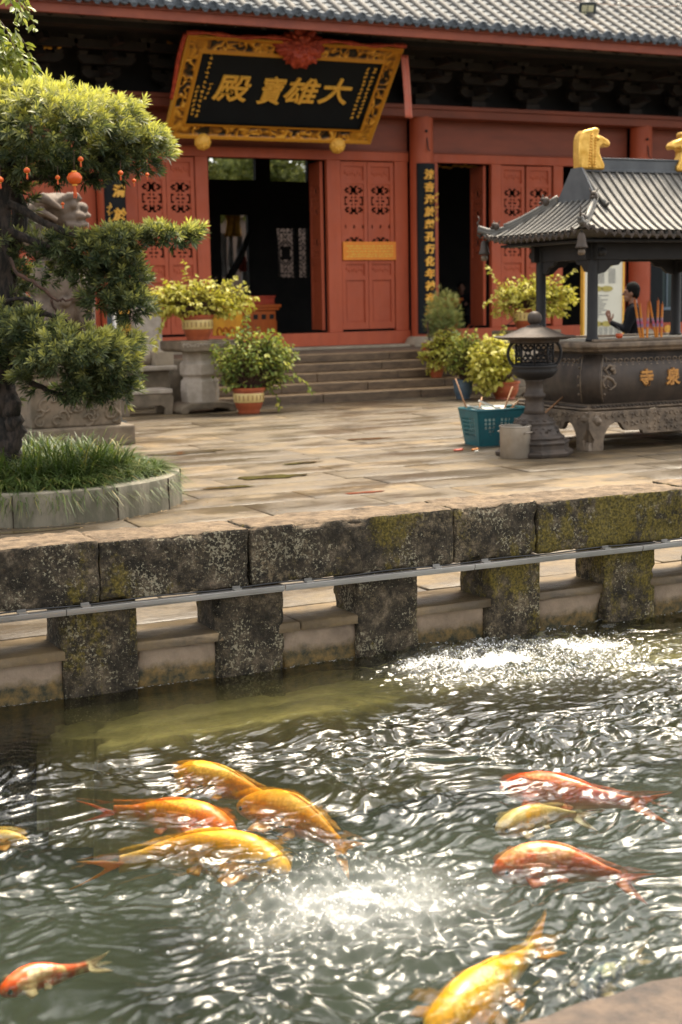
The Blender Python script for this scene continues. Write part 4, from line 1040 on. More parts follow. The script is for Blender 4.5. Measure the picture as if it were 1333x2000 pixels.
# golden ridge ends
G = [(712, 262), (709, 180), (710, 100), (722, 66), (745, 45), (790, 36), (815, 28), (842, 30), (846, 48), (838, 66), (866, 74), (910, 94), (926, 116), (910, 136), (872, 124), (850, 140), (850, 168), (866, 200), (885, 232), (884, 262)]
for s in (-1, 1):
    k = MB(); ox = cx+s*.80
    pl = [(ox-s*(a-745)/498.0, 3.15+(262-b_)/498.0*1.0) for a, b_ in G]
    k.prism(pl, 'y', cy-.075, cy+.075); o = k.build('golden_ridge_end', M['brightgold'], bu, bevel=.022, seg=4, angle=60)
    k = MB()
    for q in range(12): k.ell((ox-s*(775+q*1.2-745)/498.0, cy-.078, 3.18+q*.032), (.016, .016, .010), nu=8, nv=5); k.ell((ox-s*(812-745+q*.5)/498.0, cy-.078, 3.18+q*.030), (.011, .012, .013), nu=8, nv=5)
    k.tube([(ox-s*(795-745)/498.0, cy-.076, 3.16+t*.40) for t in np.linspace(0, 1, 8)], .012, 6)
    k.ell((ox-s*(830-745)/498.0, cy-.07, 3.50), (.03, .03, .03)); k.build('crest', M['brightgold'], o, smooth=True)
# rain bells
def bell(p, lab):
    t = thing('wind_bell', lab, 'bell', tuple(p), 'wind bells hung from the burner roof corners'); k = MB()
    k.lathe([(.0, -.02), (.028, -.03), (.042, -.06), (.050, -.12), (.062, -.165), (.072, -.185), (.066, -.19), (.055, -.165), (.0, -.15)], p, 16, False, rad=lambda a, z: 1+(.06*math.cos(6*a) if z < -.16 else 0)); k.build('bell_body', M['bronze'], t, smooth=True)
    k = MB(); k.tube([p+Vector((0, 0, .05)), p+Vector((0, 0, -.03))], .006, 5); k.lathe([(.010, .0), (.012, -.012), (.010, -.02)], p+Vector((0, 0, 0)), 8); k.build('hanger', M['bronzedark'], t)
    k = MB(); k.tube([p+Vector((0, 0, -.15)), p+Vector((0, 0, -.20))], .005, 5); k.lathe([(.01, -.195), (.035, -.20), (.042, -.235), (.03, -.262), (.0, -.268)], p, 12, False); k.build('clapper', M['bronze2'], t, smooth=True)
bell(Vector((cx-HX+.03, cy-HY+.03, 2.42)), 'bronze wind bell under the near left corner of the burner roof')
bell(Vector((cx-HX+.03, cy+HY-.03, 2.42)), 'bronze wind bell under the far left corner of the burner roof')
# incense
m, n, b = mat('incense_paper'); x = n.nodes.new('ShaderNodeSeparateXYZ'); n.links.new(geo(n, 'Position'), x.inputs[0])
mr = n.nodes.new('ShaderNodeMapRange'); mr.inputs[1].default_value = 1.2; mr.inputs[2].default_value = 1.66; n.links.new(x.outputs[2], mr.inputs[0])
c = ramp(n, mr.outputs[0], [(.0, (.75, .30, .03)), (.28, (.80, .30, .03)), (.34, (.12, .25, .50)), (.42, (.62, .08, .20)), (.50, (.30, .30, .45)), (.56, (.75, .30, .03)), (1, (.55, .14, .02))])
wv = n.nodes.new('ShaderNodeTexWave'); wv.inputs['Scale'].default_value = 14; wv.bands_direction = 'Z'; n.links.new(geo(n, 'Position'), wv.inputs['Vector'])
c = mixc(n, mth(n, 'MULTIPLY', wv.outputs['Fac'], .5), c, (.55, .10, .02)); n.links.new(c, b.inputs['Base Color'])
for i, (pb, pt, lab) in enumerate(((1252, 1240, 'leftmost and leaning left'), (1257, 1250, 'second from the left'), (1264, 1267, 'third from the left, upright'), (1282, 1269, 'leaning hard to the left over its neighbour'), (1284, 1286, 'second from the right'), (1292, 1294, 'rightmost and upright'))):
    p, q = at(pb, 662, cy-.05-.02*(i % 3)), at(pt, 586+(i*7) % 9, cy-.05-.03*(i % 2)); p.z = 1.20; k = MB()
    k.tube([p.lerp(q, t) for t in np.linspace(0, 1, 24)], [.0135+.0035*(j % 2) for j in range(24)], 8); k.tube([q, q+Vector((0, 0, .03))], .004, 5)
    o = k.build('incense_stick', m, None, tuple(p), smooth=True); tag(o, 'thick orange incense stick, '+lab, 'incense', 'thick incense sticks standing in the burner')
p = at(1210, 664, cy-.55); p.z = 1.236
cu = thing('candle_cup', 'small red candle cup with two burnt black wicks on the burner rim', 'candle', tuple(p))
k = MB(); k.lathe([(.025, 0), (.038, .01), (.040, .055), (.034, .055), (.030, .02)], p, 14); k.build('cup', simple('red_wax', (.65, .10, .02), None, 20, .3), cu, smooth=True)
k = MB(); k.tube([p+Vector((-.01, 0, .03)), p+Vector((-.02, 0, .10)), p+Vector((-.035, 0, .14))], .005, 5); k.tube([p+Vector((.012, 0, .03)), p+Vector((.005, 0, .09)), p+Vector((-.01, 0, .125))], .005, 5); k.build('wicks', M['blackcable'], cu)

# ------------------------------------------------------------------ cast lantern
LX, LY = 8.71, 13.28
la = thing('bronze_lantern', 'dark cast bronze garden lantern with ball finial and pierced fire box', 'lantern', (LX, LY, 0)); c0 = (LX, LY, 0)
k = MB(); k.lathe([(.43, 0), (.44, .045), (.40, .065), (.385, .07), (.385, .13), (.40, .145), (.39, .165), (.34, .185)], c0, 8, ph=R(22.5)); k.build('octagonal_foot', M['bronze'], la, bevel=.012)
k = MB(); k.lathe([(.33, .186), (.325, .21), (.29, .225), (.275, .25), (.25, .31), (.22, .335), (.235, .35), (.22, .375), (.17, .41), (.135, .45)], c0, 32, rad=lambda a, z: 1+.03*math.sin(9*a)*(z > .2)*(z < .40)); 
rr = random.Random(9)
for i in range(46):
    a = i*6.283/46; z = .27+.02*math.sin(i*2.7); r_ = .268-(z-.25)*.5; k.tube([(LX+(r_+.004)*math.cos(a+.05*math.cos(t)), LY+(r_+.004)*math.sin(a+.05*math.cos(t)), z+.022*math.sin(t)) for t in np.linspace(0, 4.5, 8)], .006, 4)
for i in range(16):
    a = i*6.283/16; k.ell((LX+.19*math.cos(a), LY+.19*math.sin(a), .385), (.035, .035, .02), nu=8, nv=5)
k.build('lotus_base', M['bronze'], la, smooth=True)
k = MB(); k.lathe([(.125, .44), (.108, .50), (.102, .57), (.10, .62), (.122, .635), (.126, .655), (.12, .67), (.10, .685), (.096, .74), (.098, .80), (.12, .83)], c0, 28); k.build('stem', M['bronze'], la, smooth=True)
k = MB(); k.lathe([(.11, .825), (.18, .85), (.225, .89), (.245, .93), (.235, .955), (.25, .965), (.25, .985), (.20, .99)], c0, 32, rad=lambda a, z: 1+.05*abs(math.sin(4*a))*(.84 < z < .94)); k.build('lotus_bowl', M['bronzedark'], la, smooth=True)
k = MB()
for i in range(8):      # six-sided pierced box built from bars, rings and curls
    a = i*6.283/8+.2; k.tube([(LX+.20*math.cos(a), LY+.20*math.sin(a), .985), (LX+.20*math.cos(a), LY+.20*math.sin(a), 1.235)], .013, 6)
    a2 = a+6.283/8
    for z in (1.0, 1.225): k.tube([(LX+.20*math.cos(a), LY+.20*math.sin(a), z), (LX+.20*math.cos(a2), LY+.20*math.sin(a2), z)], .014, 6)
    for u_, z, r_ in ((.3, 1.06, .026), (.7, 1.06, .026), (.5, 1.115, .03), (.3, 1.17, .026), (.7, 1.17, .026)):
        b0 = Vector((.2*math.cos(a), .2*math.sin(a), 0)).lerp(Vector((.2*math.cos(a2), .2*math.sin(a2), 0)), u_); t_ = Vector((math.cos(a2)-math.cos(a), math.sin(a2)-math.sin(a), 0)).normalized()
        k.tube([Vector((LX, LY, z))+b0+t_*(r_*math.cos(q))+Vector((0, 0, r_*math.sin(q))) for q in np.linspace(0, 6.283, 9)], .0075, 5)
k.build('fire_box', M['bronzedark'], la, smooth=True)
for s in (-1, 1):
    k = MB(); d_ = Vector((math.cos(R(-25.5)), math.sin(R(-25.5)), 0))*s
    k.tube([Vector((LX, LY, 1.11))+d_*(.185+.105*math.sin(t)*1.0)+Vector((0, 0, .135*math.cos(t))) for t in np.linspace(-.1, math.pi+.1, 18)], .017, 8); k.build('side_ring', M['bronzedark'], la, smooth=True)
k = MB(); k.lathe([(.0, 1.225), (.27, 1.23), (.28, 1.262), (.30, 1.265), (.34, 1.262), (.45, 1.285), (.455, 1.298), (.36, 1.302), (.24, 1.345), (.15, 1.385), (.09, 1.402), (.085, 1.412), (.05, 1.42), (.045, 1.435)], c0, 48, rad=lambda a, z: 1+(.05*math.cos(6*a) if z > 1.25 and z < 1.31 else 0))
ob = k.build('lantern_roof', M['bronze'], la, angle=45)
k = MB(); k.lathe([(.035, 1.43), (.06, 1.435), (.075, 1.46), (.080, 1.49), (.074, 1.525), (.055, 1.55), (.03, 1.563), (.0, 1.568)], c0, 24, False); k.build('ball_finial', M['bronze'], ob, smooth=True)

# ------------------------------------------------------------------ basket, pot, litter
M['teal'] = simple('teal_plastic', (.015, .135, .155), (.02, .10, .12), 6, .45, bs=.1)
bk = thing('plastic_basket', 'teal plastic crate full of waste paper and incense sticks beside the lantern', 'crate', (8.98, 14.55, 0))
Mb = Matrix.Translation((8.98, 14.52, 0)) @ Matrix.Rotation(R(-4), 4, 'Z')
k = MB(); W0, D0, W1, D1, Hb = .30, .19, .36, .25, .42
def side(k, p00, p10, p11, p01, nu, nv, hole):
    for i in range(nu):
        for j in range(nv):
            if hole(i, j): continue
            def q(a, b_, o): 
                p = p00.lerp(p10, a).lerp(p01.lerp(p11, a), b_); nrm = (p10-p00).cross(p01-p00).normalized(); return Mb @ (p+nrm*o)
            a0, a1, b0, b1 = i/nu, (i+1)/nu, j/nv, (j+1)/nv
            vs = [q(a, b_, o) for o in (0, .012) for a, b_ in ((a0, b0), (a1, b0), (a1, b1), (a0, b1))]
            k.add(vs, [(3, 2, 1, 0), (4, 5, 6, 7), (0, 1, 5, 4), (1, 2, 6, 5), (2, 3, 7, 6), (3, 0, 4, 7)])
B_ = [Vector((-W0, -D0, .0)), Vector((W0, -D0, 0)), Vector((W0, D0, 0)), Vector((-W0, D0, 0))]; T_ = [Vector((-W1, -D1, Hb)), Vector((W1, -D1, Hb)), Vector((W1, D1, Hb)), Vector((-W1, D1, Hb))]
def holef(i, j): return (i % 3 != 0) and (j % 3 != 0) and 6 < j < 22 and ((3 < i < 12) or (14 < i < 23) or (25 < i < 34)) and (j > 7+abs((i-8) if i < 13 else (i-19) if i < 24 else (i-30))*1.4 or j > 14)
def holes_(i, j): return i % 3 != 0 and j % 3 != 0 and 6 < j < 22 and 3 < i < 22
for q_, (nu_, hf) in enumerate(((39, holef), (27, holes_), (39, holef), (27, holes_))):
    side(k, B_[q_], B_[(q_+1) % 4], T_[(q_+1) % 4], T_[q_], nu_, 27, hf)
k.box(-W0, W0, -D0, D0, .001, .012, Mb); k.build('basket_body', M['teal'], bk)
k = MB()
for a, b_ in ((0, 1), (1, 2), (2, 3), (3, 0)): k.tube([Mb @ T_[a], Mb @ T_[b_]], .017, 8)
for f_ in (-.62, -.2, .22, .62): 
    k.box(f_*W0-.012, f_*W0+.012, -D0-.035, -D0-.012, .02, .40, Mb @ Matrix.Rotation(R(0), 4, 'X')) if False else None
k.build('rolled_rim', M['teal'], bk, smooth=True)
wp = simple('waste_paper', (.80, .77, .70), (.70, .66, .56), 10, .8); k = MB(); rr = random.Random(12)
fillp = MB(); fillp.box(-.30, .30, -.20, .20, .05, .30, Mb)
for i in range(26):
    Mx = Mb @ Matrix.Translation((rr.uniform(-.24, .24), rr.uniform(-.15, .15), rr.uniform(.30, .44))) @ Matrix.Rotation(rr.uniform(0, 6), 4, 'Z') @ Matrix.Rotation(rr.uniform(-.6, .6), 4, 'X'); a, b_ = rr.uniform(.05, .11), rr.uniform(.03, .07)
    kk = k; kk.box(-a, a, -b_, b_, -.002, .002, Mx)
k.box(-.27, .27, -.165, .165, .05, .345, Mb); k.box(-.16, .16, -.035, .035, -.01, .01, Mb @ Matrix.Translation((-.10, -.08, .46)) @ Matrix.Rotation(R(-14), 4, 'Z') @ Matrix.Rotation(R(24), 4, 'Y'))
k.box(-.15, .15, -.045, .045, -.008, .008, Mb @ Matrix.Translation((-.22, -.02, .43)) @ Matrix.Rotation(R(-8), 4, 'Z') @ Matrix.Rotation(R(16), 4, 'Y'))
tag(k.build('waste_paper', wp, None, (8.98, 14.52, .3)), 'white waste paper and card strips heaped in the teal crate', 'waste paper')
k = MB(); wd = simple('bamboo_stick', (.36, .19, .09), (.26, .12, .05), 20, .6)
for a, b_ in (((-.30, .05, .28), (-.42, .22, .78)), ((.02, -.05, .25), (.28, .1, .66)), ((.10, .05, .30), (.30, -.02, .50)), ((-.28, -.05, .3), (-.12, .12, .55))): k.tube([Mb @ Vector(a), Mb @ Vector(b_)], .010, 6)
tag(k.build('incense_sticks', wd, None, (8.98, 14.52, .3), smooth=True), 'spent brown incense sticks poking out of the teal crate', 'sticks')
k = MB(); a = at(1050, 838, 13.6); b_ = at(1108, 768, 13.9); k.tube([Vector((a.x, a.y, .35)), b_], .011, 6); tag(k.build('long_stick', wd, None, (a.x, a.y, .3), smooth=True), 'long thin brown stick leaning between the lantern and the burner', 'stick')
po = thing('steel_pot', 'dull stainless steel pot with wire handle in front of the lantern', 'pot', (8.365, 13.13, 0)); c = (8.365, 13.13, 0)
M['steel'] = simple('dull_steel', (.46, .40, .33), (.34, .29, .23), 5, .38, metal=.7, bs=.1, rough2=.5)
k = MB(); k.lathe([(.155, .0), (.162, .01), (.165, .335), (.175, .342), (.173, .352), (.155, .350), (.152, .02)], c, 36); k.build('pot_body', M['steel'], po, angle=40)
k = MB(); k.lathe([(.15, .20), (.15, .21)], c, 30); k.build('contents', simple('greasy_ash', (.12, .10, .08), None, 20, .6), po)
k = MB()
for th in (R(-70), R(110)):
    f = lambda a, r_, z: (c[0]+r_*math.cos(th+a), c[1]+r_*math.sin(th+a), z); k.tube([f(-.28, .163, .27), f(-.28, .20, .285), f(0, .21, .288), f(.28, .20, .285), f(.28, .163, .27)], .007, 6)
k.build('handles', M['steel'], po, smooth=True)
for i, (px, py, cl, s, lab) in enumerate(((895, 881, (.45, .07, .03), .045, 'small red scrap lying on the paving left of the teal crate'), (928, 880, (.60, .22, .04), .035, 'orange peel scrap on the paving in front of the teal crate'), (931, 884, (.75, .72, .6), .02, 'tiny white paper scrap on the paving in front of the teal crate'))):
    p = onz(px, py); k = MB(); k.ell(p+Vector((0, 0, .012)), (s*1.3, s, .014)); k.ell(p+Vector((s, .01, .014)), (s*.7, s*.6, .016)); tag(k.build('litter_scrap', simple('scrap_%s' % 'abc'[i], cl, None, 20, .6), None, tuple(p), smooth=True), lab, 'litter', 'scraps of litter on the paving')
# ------------------------------------------------------------------ vegetation
M['yew'] = leafmat('yew_needles', (.018, .036, .016), (.14, .17, .08), (.62, .60, .18), .38, .42)
M['bark'] = simple('dark_bark', (.060, .042, .032), (.012, .010, .008), 22, .85, bs=1.0, bd=.03, bscale=45, sc=(1, 1, .3), lo=.42, hi=.58)
M['twig'] = simple('reddish_twig', (.12, .06, .04), (.05, .03, .022), 12, .8, bs=.6)
def rosettes(P, A, T, L=.055, n_leaf=15, wd=.17, seed=0):
    """P,A (N,3) centres and axes; returns verts, quads, tint of leaf blades"""
    r = np.random.default_rng(seed); N = len(P); A = A/np.linalg.norm(A, axis=1, keepdims=True)
    ref = np.where(np.abs(A[:, 2:3]) > .9, [[1., 0, 0]], [[0, 0, 1.]]); B = np.cross(A, ref); B /= np.linalg.norm(B, axis=1, keepdims=True); C2 = np.cross(A, B)
    az = r.uniform(0, 6.283, (N, 1))+np.arange(n_leaf)[None]*2.4+r.normal(0, .2, (N, n_leaf)); ti = .35+1.0*(np.arange(n_leaf)[None]/n_leaf)+r.normal(0, .12, (N, n_leaf))
    d = A[:, None]*np.cos(ti)[..., None]+(B[:, None]*np.cos(az)[..., None]+C2[:, None]*np.sin(az)[..., None])*np.sin(ti)[..., None]
    l = L*(.75+.5*r.random((N, n_leaf)))*(1-.25*(ti > 1))
    base = P[:, None]-A[:, None]*(L*.5*(np.arange(n_leaf)/n_leaf)[None, :, None]); s = np.cross(d, A[:, None]); s /= np.maximum(np.linalg.norm(s, axis=2, keepdims=True), 1e-5)
    w_ = (wd*l)[..., None]*.5; mid = base+d*(l*.55)[..., None]; tip = base+d*l[..., None]-np.array([0, 0, 1])*(l*.10)[..., None]
    V = np.stack([base, mid+s*w_, tip, mid-s*w_], 2).reshape(-1, 3)
    F_ = np.arange(len(V)).reshape(-1, 4)
    tt = T[:, None, None]+np.array([-.10, .0, .12, .0])[None, None]-.42*(ti[..., None]-.75)+r.normal(0, .07, (N, n_leaf, 1))
    return V, F_, np.clip(tt, 0, 1).reshape(-1)

# the planter
pc = (2.90, 12.42)
pl_ = thing('round_planter', 'low round cement planter ring holding the clipped tree and long grass', 'planter', (pc[0], pc[1], 0))
k = MB(); k.lathe([(1.33, -.03), (1.335, .02), (1.32, .24), (1.315, .265), (1.29, .275), (1.15, .275), (1.13, .24), (1.13, .0)], (pc[0], pc[1], 0), 72, False); k.build('wall', M['concrete'], pl_, angle=40)
k = MB(); k.lathe([(1.14, .17), (.6, .23), (.1, .26)], (pc[0], pc[1], 0), 40, True); k.build('soil', M['soil'], pl_)
k = MB()
for a in (-1.9, -1.25, -.75, -.2, -2.6): k.box(-.004, .004, -.006, .006, 0, .262, Matrix.Translation((pc[0]+1.332*math.cos(a), pc[1]+1.332*math.sin(a), 0)) @ Matrix.Rotation(a+1.57, 4, 'Z'))
k.build('joint', M['soil'], pl_)
# long grass
r = np.random.default_rng(3); nt_ = 620; th = r.uniform(0, 6.283, nt_); rad = 1.12*np.sqrt(r.random(nt_)); rad[:200] = r.uniform(.95, 1.14, 200)
V = []; T = []; S = 6
for i in range(nt_):
    bx, by = pc[0]+rad[i]*math.cos(th[i]), pc[1]+rad[i]*math.sin(th[i]); bz = .22; out = math.cos(th[i]), math.sin(th[i])
    for j in range(26):
        a = r.uniform(0, 6.283); lean = r.uniform(.35, 1.2) if rad[i] < .92 else r.uniform(.6, 1.35); dx, dy = math.cos(a)*.8+out[0]*.7*(rad[i]/1.2), math.sin(a)*.8+out[1]*.7*(rad[i]/1.2); q = math.hypot(dx, dy)+1e-6; dx /= q; dy /= q
        L = r.uniform(.42, .70) if rad[i] < .88 else r.uniform(.26, .44); wv_ = r.uniform(.0045, .0095); t0 = r.uniform(.15, .75) if r.random() > .06 else 1.0
        px_, py_ = -dy, dx; prev = None
        for s in range(S):
            u_ = s/(S-1); hx_ = L*(min(lean, 1.1)*.85*u_*(.45+.55*u_)); hz = L*(u_*(1.15-.35*lean)-(.25+.75*lean)*u_*u_*.85); w_ = wv_*(1-u_**2.2)+.0006
            c = (bx+dx*hx_+r.normal(0, .001), by+dy*hx_, bz+hz); V += [(c[0]-px_*w_, c[1]-py_*w_, c[2]), (c[0]+px_*w_, c[1]+py_*w_, c[2])]; T += [t0*(.6+.4*u_)+(.5 if (t0 > .9 and u_ > .6) else 0)]*2
V = np.array(V); nb = len(V)//(2*S); i0 = (np.arange(nb)*2*S)[:, None]+(np.arange(S-1)*2)[None]; Fq = np.stack([i0, i0+1, i0+3, i0+2], -1).reshape(-1, 4)
M['grass'] = leafmat('long_grass', (.025, .05, .018), (.10, .15, .04), (.36, .30, .10), .4, .4)
gr = np_mesh('planter_grass', V, Fq, M['grass'], None, (pc[0], pc[1], .22), attrs={'tint': np.clip(T, 0, 1)})
tag(gr, 'long arching green grass spilling over the rim of the round planter', 'grass', kind='stuff')

# leaf litter blown against the planter foot
r = np.random.default_rng(21); V = []; Fq = []
for i in range(260):
    a = r.uniform(-2.7, -.4); q = 1.345+abs(r.normal(0, .035)) if i < 170 else 1.36+r.random()*1.2; x, y_ = pc[0]+q*math.cos(a), pc[1]+q*math.sin(a); s = r.uniform(.006, .017); th_ = r.uniform(0, 6.28); c_, s2 = math.cos(th_), math.sin(th_); n0 = len(V); z = .010+r.random()*.006
    V += [(x-s*c_, y_-s*s2, z), (x-s2*s*.4, y_+c_*s*.4, z+.004), (x+s*c_, y_+s*s2, z+.001), (x+s2*s*.4, y_-c_*s*.4, z+.003)]; Fq.append((n0, n0+1, n0+2, n0+3))
tag(np_mesh('leaf_litter', V, Fq, simple('dry_leaves', (.40, .28, .14), (.20, .12, .05), 60, .8), None, (pc[0], pc[1], .01)), 'dry leaf crumbs gathered on the paving around the foot of the round planter', 'leaf litter', kind='stuff')
# cloud-pruned tree
def pw(px, py, Y, z=None): p = at(px, py, Y); return np.array(p)
TY = 12.3
tree = thing('clipped_yew_tree', 'old cloud-pruned evergreen with layered needle pads in the round planter', 'tree', tuple(at(8, 870, TY)))
S_ = 4.67e-3*1.0
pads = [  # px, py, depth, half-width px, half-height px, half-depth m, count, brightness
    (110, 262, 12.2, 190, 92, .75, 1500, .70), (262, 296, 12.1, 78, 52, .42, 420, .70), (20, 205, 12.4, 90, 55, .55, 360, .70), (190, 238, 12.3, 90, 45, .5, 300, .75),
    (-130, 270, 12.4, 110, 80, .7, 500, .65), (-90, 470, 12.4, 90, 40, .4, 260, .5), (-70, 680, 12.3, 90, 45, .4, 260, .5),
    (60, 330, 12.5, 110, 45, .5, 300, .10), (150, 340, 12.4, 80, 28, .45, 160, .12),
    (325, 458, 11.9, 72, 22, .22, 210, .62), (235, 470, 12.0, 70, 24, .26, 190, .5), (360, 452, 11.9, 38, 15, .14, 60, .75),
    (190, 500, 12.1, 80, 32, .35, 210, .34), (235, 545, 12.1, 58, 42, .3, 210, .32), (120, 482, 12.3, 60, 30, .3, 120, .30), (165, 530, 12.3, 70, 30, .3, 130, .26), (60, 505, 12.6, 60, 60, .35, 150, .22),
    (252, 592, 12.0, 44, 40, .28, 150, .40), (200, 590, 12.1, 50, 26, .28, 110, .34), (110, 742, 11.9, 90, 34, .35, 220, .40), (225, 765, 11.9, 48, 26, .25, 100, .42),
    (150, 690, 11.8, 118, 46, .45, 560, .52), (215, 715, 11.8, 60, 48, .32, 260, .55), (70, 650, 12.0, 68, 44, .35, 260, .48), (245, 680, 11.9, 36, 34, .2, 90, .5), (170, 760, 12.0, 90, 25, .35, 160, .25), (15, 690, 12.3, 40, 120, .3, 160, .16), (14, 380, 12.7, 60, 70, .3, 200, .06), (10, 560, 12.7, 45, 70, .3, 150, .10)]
PV = []; PA = []; PT = []; r = np.random.default_rng(11)
for px, py, Y, hw, hh, hd, cnt, br in pads:
    c = pw(px, py, Y); sc_ = (Y*1.02/2800/math.cos(R(0)))*1.0; D_ = (Vector(c)-CAM).dot(FW)/F_PX; a, b_ = hw*D_, hh*D_
    cnt = int(cnt*.75); n_ = cnt*3; d = r.normal(size=(n_, 3)); d /= np.linalg.norm(d, axis=1, keepdims=True)
    d[:, 2] = np.where((d[:, 2] < -.25) & (r.random(n_) < .6), -d[:, 2], d[:, 2]); d = d[:cnt]
    rr_ = 1-.38*r.random((len(d), 1))**1.6; lump = 1+.34*fbm(d*2.6+px*.1, 3, 5)[:, None]+.16*(r.random((len(d), 1)) > .93)
    P = c+d*rr_*lump*np.array([a, hd, b_])+r.normal(0, .012, (len(d), 3)); ax = d*np.array([1, 1.2, .8])+np.array([-.0, -.15, .45])+r.normal(0, .25, d.shape)
    keep = fbm(P*3.6, 2, 91) > (-.45 if (cnt > 600 or br > .4) else -.20); d, P, ax, rr_ = d[keep], P[keep], ax[keep], rr_[keep]
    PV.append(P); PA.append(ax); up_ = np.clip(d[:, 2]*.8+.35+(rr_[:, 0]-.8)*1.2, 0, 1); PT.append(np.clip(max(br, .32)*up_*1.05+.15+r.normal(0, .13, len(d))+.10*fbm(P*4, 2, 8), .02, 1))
PV, PA, PT = np.concatenate(PV), np.concatenate(PA), np.concatenate(PT)
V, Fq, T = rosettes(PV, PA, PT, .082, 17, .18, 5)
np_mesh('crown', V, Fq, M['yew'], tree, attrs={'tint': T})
def limb(name, pts, r0, r1, parent, m, wob=.02, seed=0, n=8, sub=5):
    P = [Vector(p) for p in pts]; Q = []; rr = random.Random(seed)
    for i in range(len(P)-1):
        p0, p1, p2, p3 = P[max(i-1, 0)], P[i], P[i+1], P[min(i+2, len(P)-1)]
        for s in range(sub):
            t = s/sub; Q.append(.5*((2*p1)+(p2-p0)*t+(2*p0-5*p1+4*p2-p3)*t*t+(3*p1-p0-3*p2+p3)*t**3))
    Q.append(P[-1]); Q = [q+Vector((rr.gauss(0, wob), rr.gauss(0, wob), rr.gauss(0, wob)))*(.0 if i in (0, len(Q)-1) else 1) for i, q in enumerate(Q)]
    k = MB(); k.tube(Q, [(r0+(r1-r0)*i/(len(Q)-1))*(1+rr.uniform(-.18, .18)) for i in range(len(Q))], n); return k.build(name, m, parent, smooth=True)
A_ = lambda px, py, Y: at(px, py, Y)
limb('trunk', [A_(8, 905, TY), A_(14, 820, TY), A_(-2, 720, TY), A_(6, 600, TY+.1), A_(-6, 480, TY+.1), A_(4, 380, TY+.1), A_(-10, 300, TY)], .13, .085, tree, M['bark'], .012, 3, 12, 7)
limb('trunk', [A_(4, 900, TY), A_(30, 850, TY-.1), A_(22, 790, TY-.1), A_(6, 720, TY)], .09, .06, tree, M['bark'], .012, 6, 10, 7)
for i, (pts, a, b_, m_) in enumerate((
    ([(0, 390, 12.4), (60, 420, 12.2), (130, 455, 12.1), (200, 470, 12.0), (280, 462, 11.95), (370, 455, 11.9)], .045, .010, 'bark'),
    ([(-5, 440, 12.4), (80, 478, 12.2), (150, 500, 12.1), (215, 535, 12.1), (262, 575, 12.1)], .040, .009, 'bark'),
    ([(20, 505, 12.2), (38, 535, 12.1), (80, 560, 12.0), (108, 585, 12.0), (130, 585, 12.0), (170, 580, 12.0)], .018, .007, 'twig'),
    ([(5, 590, 12.2), (50, 583, 12.1), (78, 600, 12.1), (78, 620, 12.0), (50, 640, 12.0)], .02, .010, 'bark'),
    ([(0, 640, 12.2), (60, 612, 12.1), (110, 620, 12.0), (180, 660, 11.9), (230, 690, 11.9)], .035, .010, 'bark'),
    ([(10, 700, 12.2), (60, 745, 12.1), (120, 770, 12.0), (200, 765, 11.9)], .035, .012, 'bark'),
    ([(0, 330, 12.4), (80, 300, 12.3), (170, 310, 12.2), (270, 310, 12.1)], .05, .015, 'bark'),
    ([(0, 350, 12.4), (100, 345, 12.4), (200, 340, 12.2), (250, 330, 12.2)], .03, .012, 'bark'),
    ([(100, 585, 12.0), (110, 620, 12.05), (75, 640, 12.1), (60, 700, 12.1)], .012, .008, 'twig'),
    ([(15, 350, 12.6), (40, 420, 12.6), (20, 520, 12.6), (30, 640, 12.5)], .07, .05, 'bark'))):
    limb('limb', [A_(*p) for p in pts], a, b_, tree, M[m_], .006, 20+i)

# little lanterns hung in the tree
M['lantern_red'] = simple('red_lantern_paper', (.72, .12, .008), (.58, .07, .006), 9, .45, bs=.1)
def tree_lantern(px, py, rad, lab, Y=11.45, top=None):
    p = at(px, py, Y); t = thing('hanging_lantern', lab, 'lantern', tuple(p), 'small red lanterns hung in the clipped tree'); k = MB()
    k.lathe([(rad*.35, rad*.80), (rad*.75, rad*.62), (rad, .15*rad), (rad, -.15*rad), (rad*.75, -.62*rad), (rad*.35, -rad*.80)], p, 20, rad=lambda a, z: 1-.035*abs(math.cos(5*a))); k.build('lantern_body', M['lantern_red'], t, smooth=True)
    k = MB(); k.lathe([(rad*.34, rad*.80), (rad*.34, rad*.98)], p, 12); k.lathe([(rad*.34, -rad*.98), (rad*.34, -rad*.80)], p, 12); k.build('gold_cap', M['goldpaint'], t)
    k = MB(); k.tube([p+Vector((0, 0, rad*.9)), p+Vector((.004, 0, rad+(top or rad*3.5)))], .0022, 4); k.build('cord', M['twig'], t)
    k = MB()
    for q in range(9): a = q*.7; k.tube([p+Vector((rad*.10*math.cos(a), rad*.10*math.sin(a), -rad*.95)), p+Vector((rad*.22*math.cos(a), rad*.22*math.sin(a), -rad*(2.4+.3*math.sin(q*3))))], .0035*max(1, rad/.05), 4)
    k.build('tassel', M['lantern_red'], t)
tree_lantern(146, 348, .060, 'largest red lantern with long tassel, under the top needle pad', top=.16)
for px, py, s, lab in ((53, 333, .026, 'small red lantern near the left edge, below the top pad'), (158, 311, .023, 'small red lantern just above the largest one'), (113, 347, .020, 'tiny red lantern just left of the largest one'), (236, 338, .022, 'small red lantern in front of the dark couplet board'), (262, 353, .018, 'tiny dark red lantern in front of the left door leaves'), (288, 341, .016, 'rightmost tiny red lantern at the tip of the top pad'), (1, 351, .026, 'red lantern cut by the left edge of the view'), (123, 398, .014, 'tiny dark red lantern before the stone lion brow')):
    tree_lantern(px, py, s, lab)

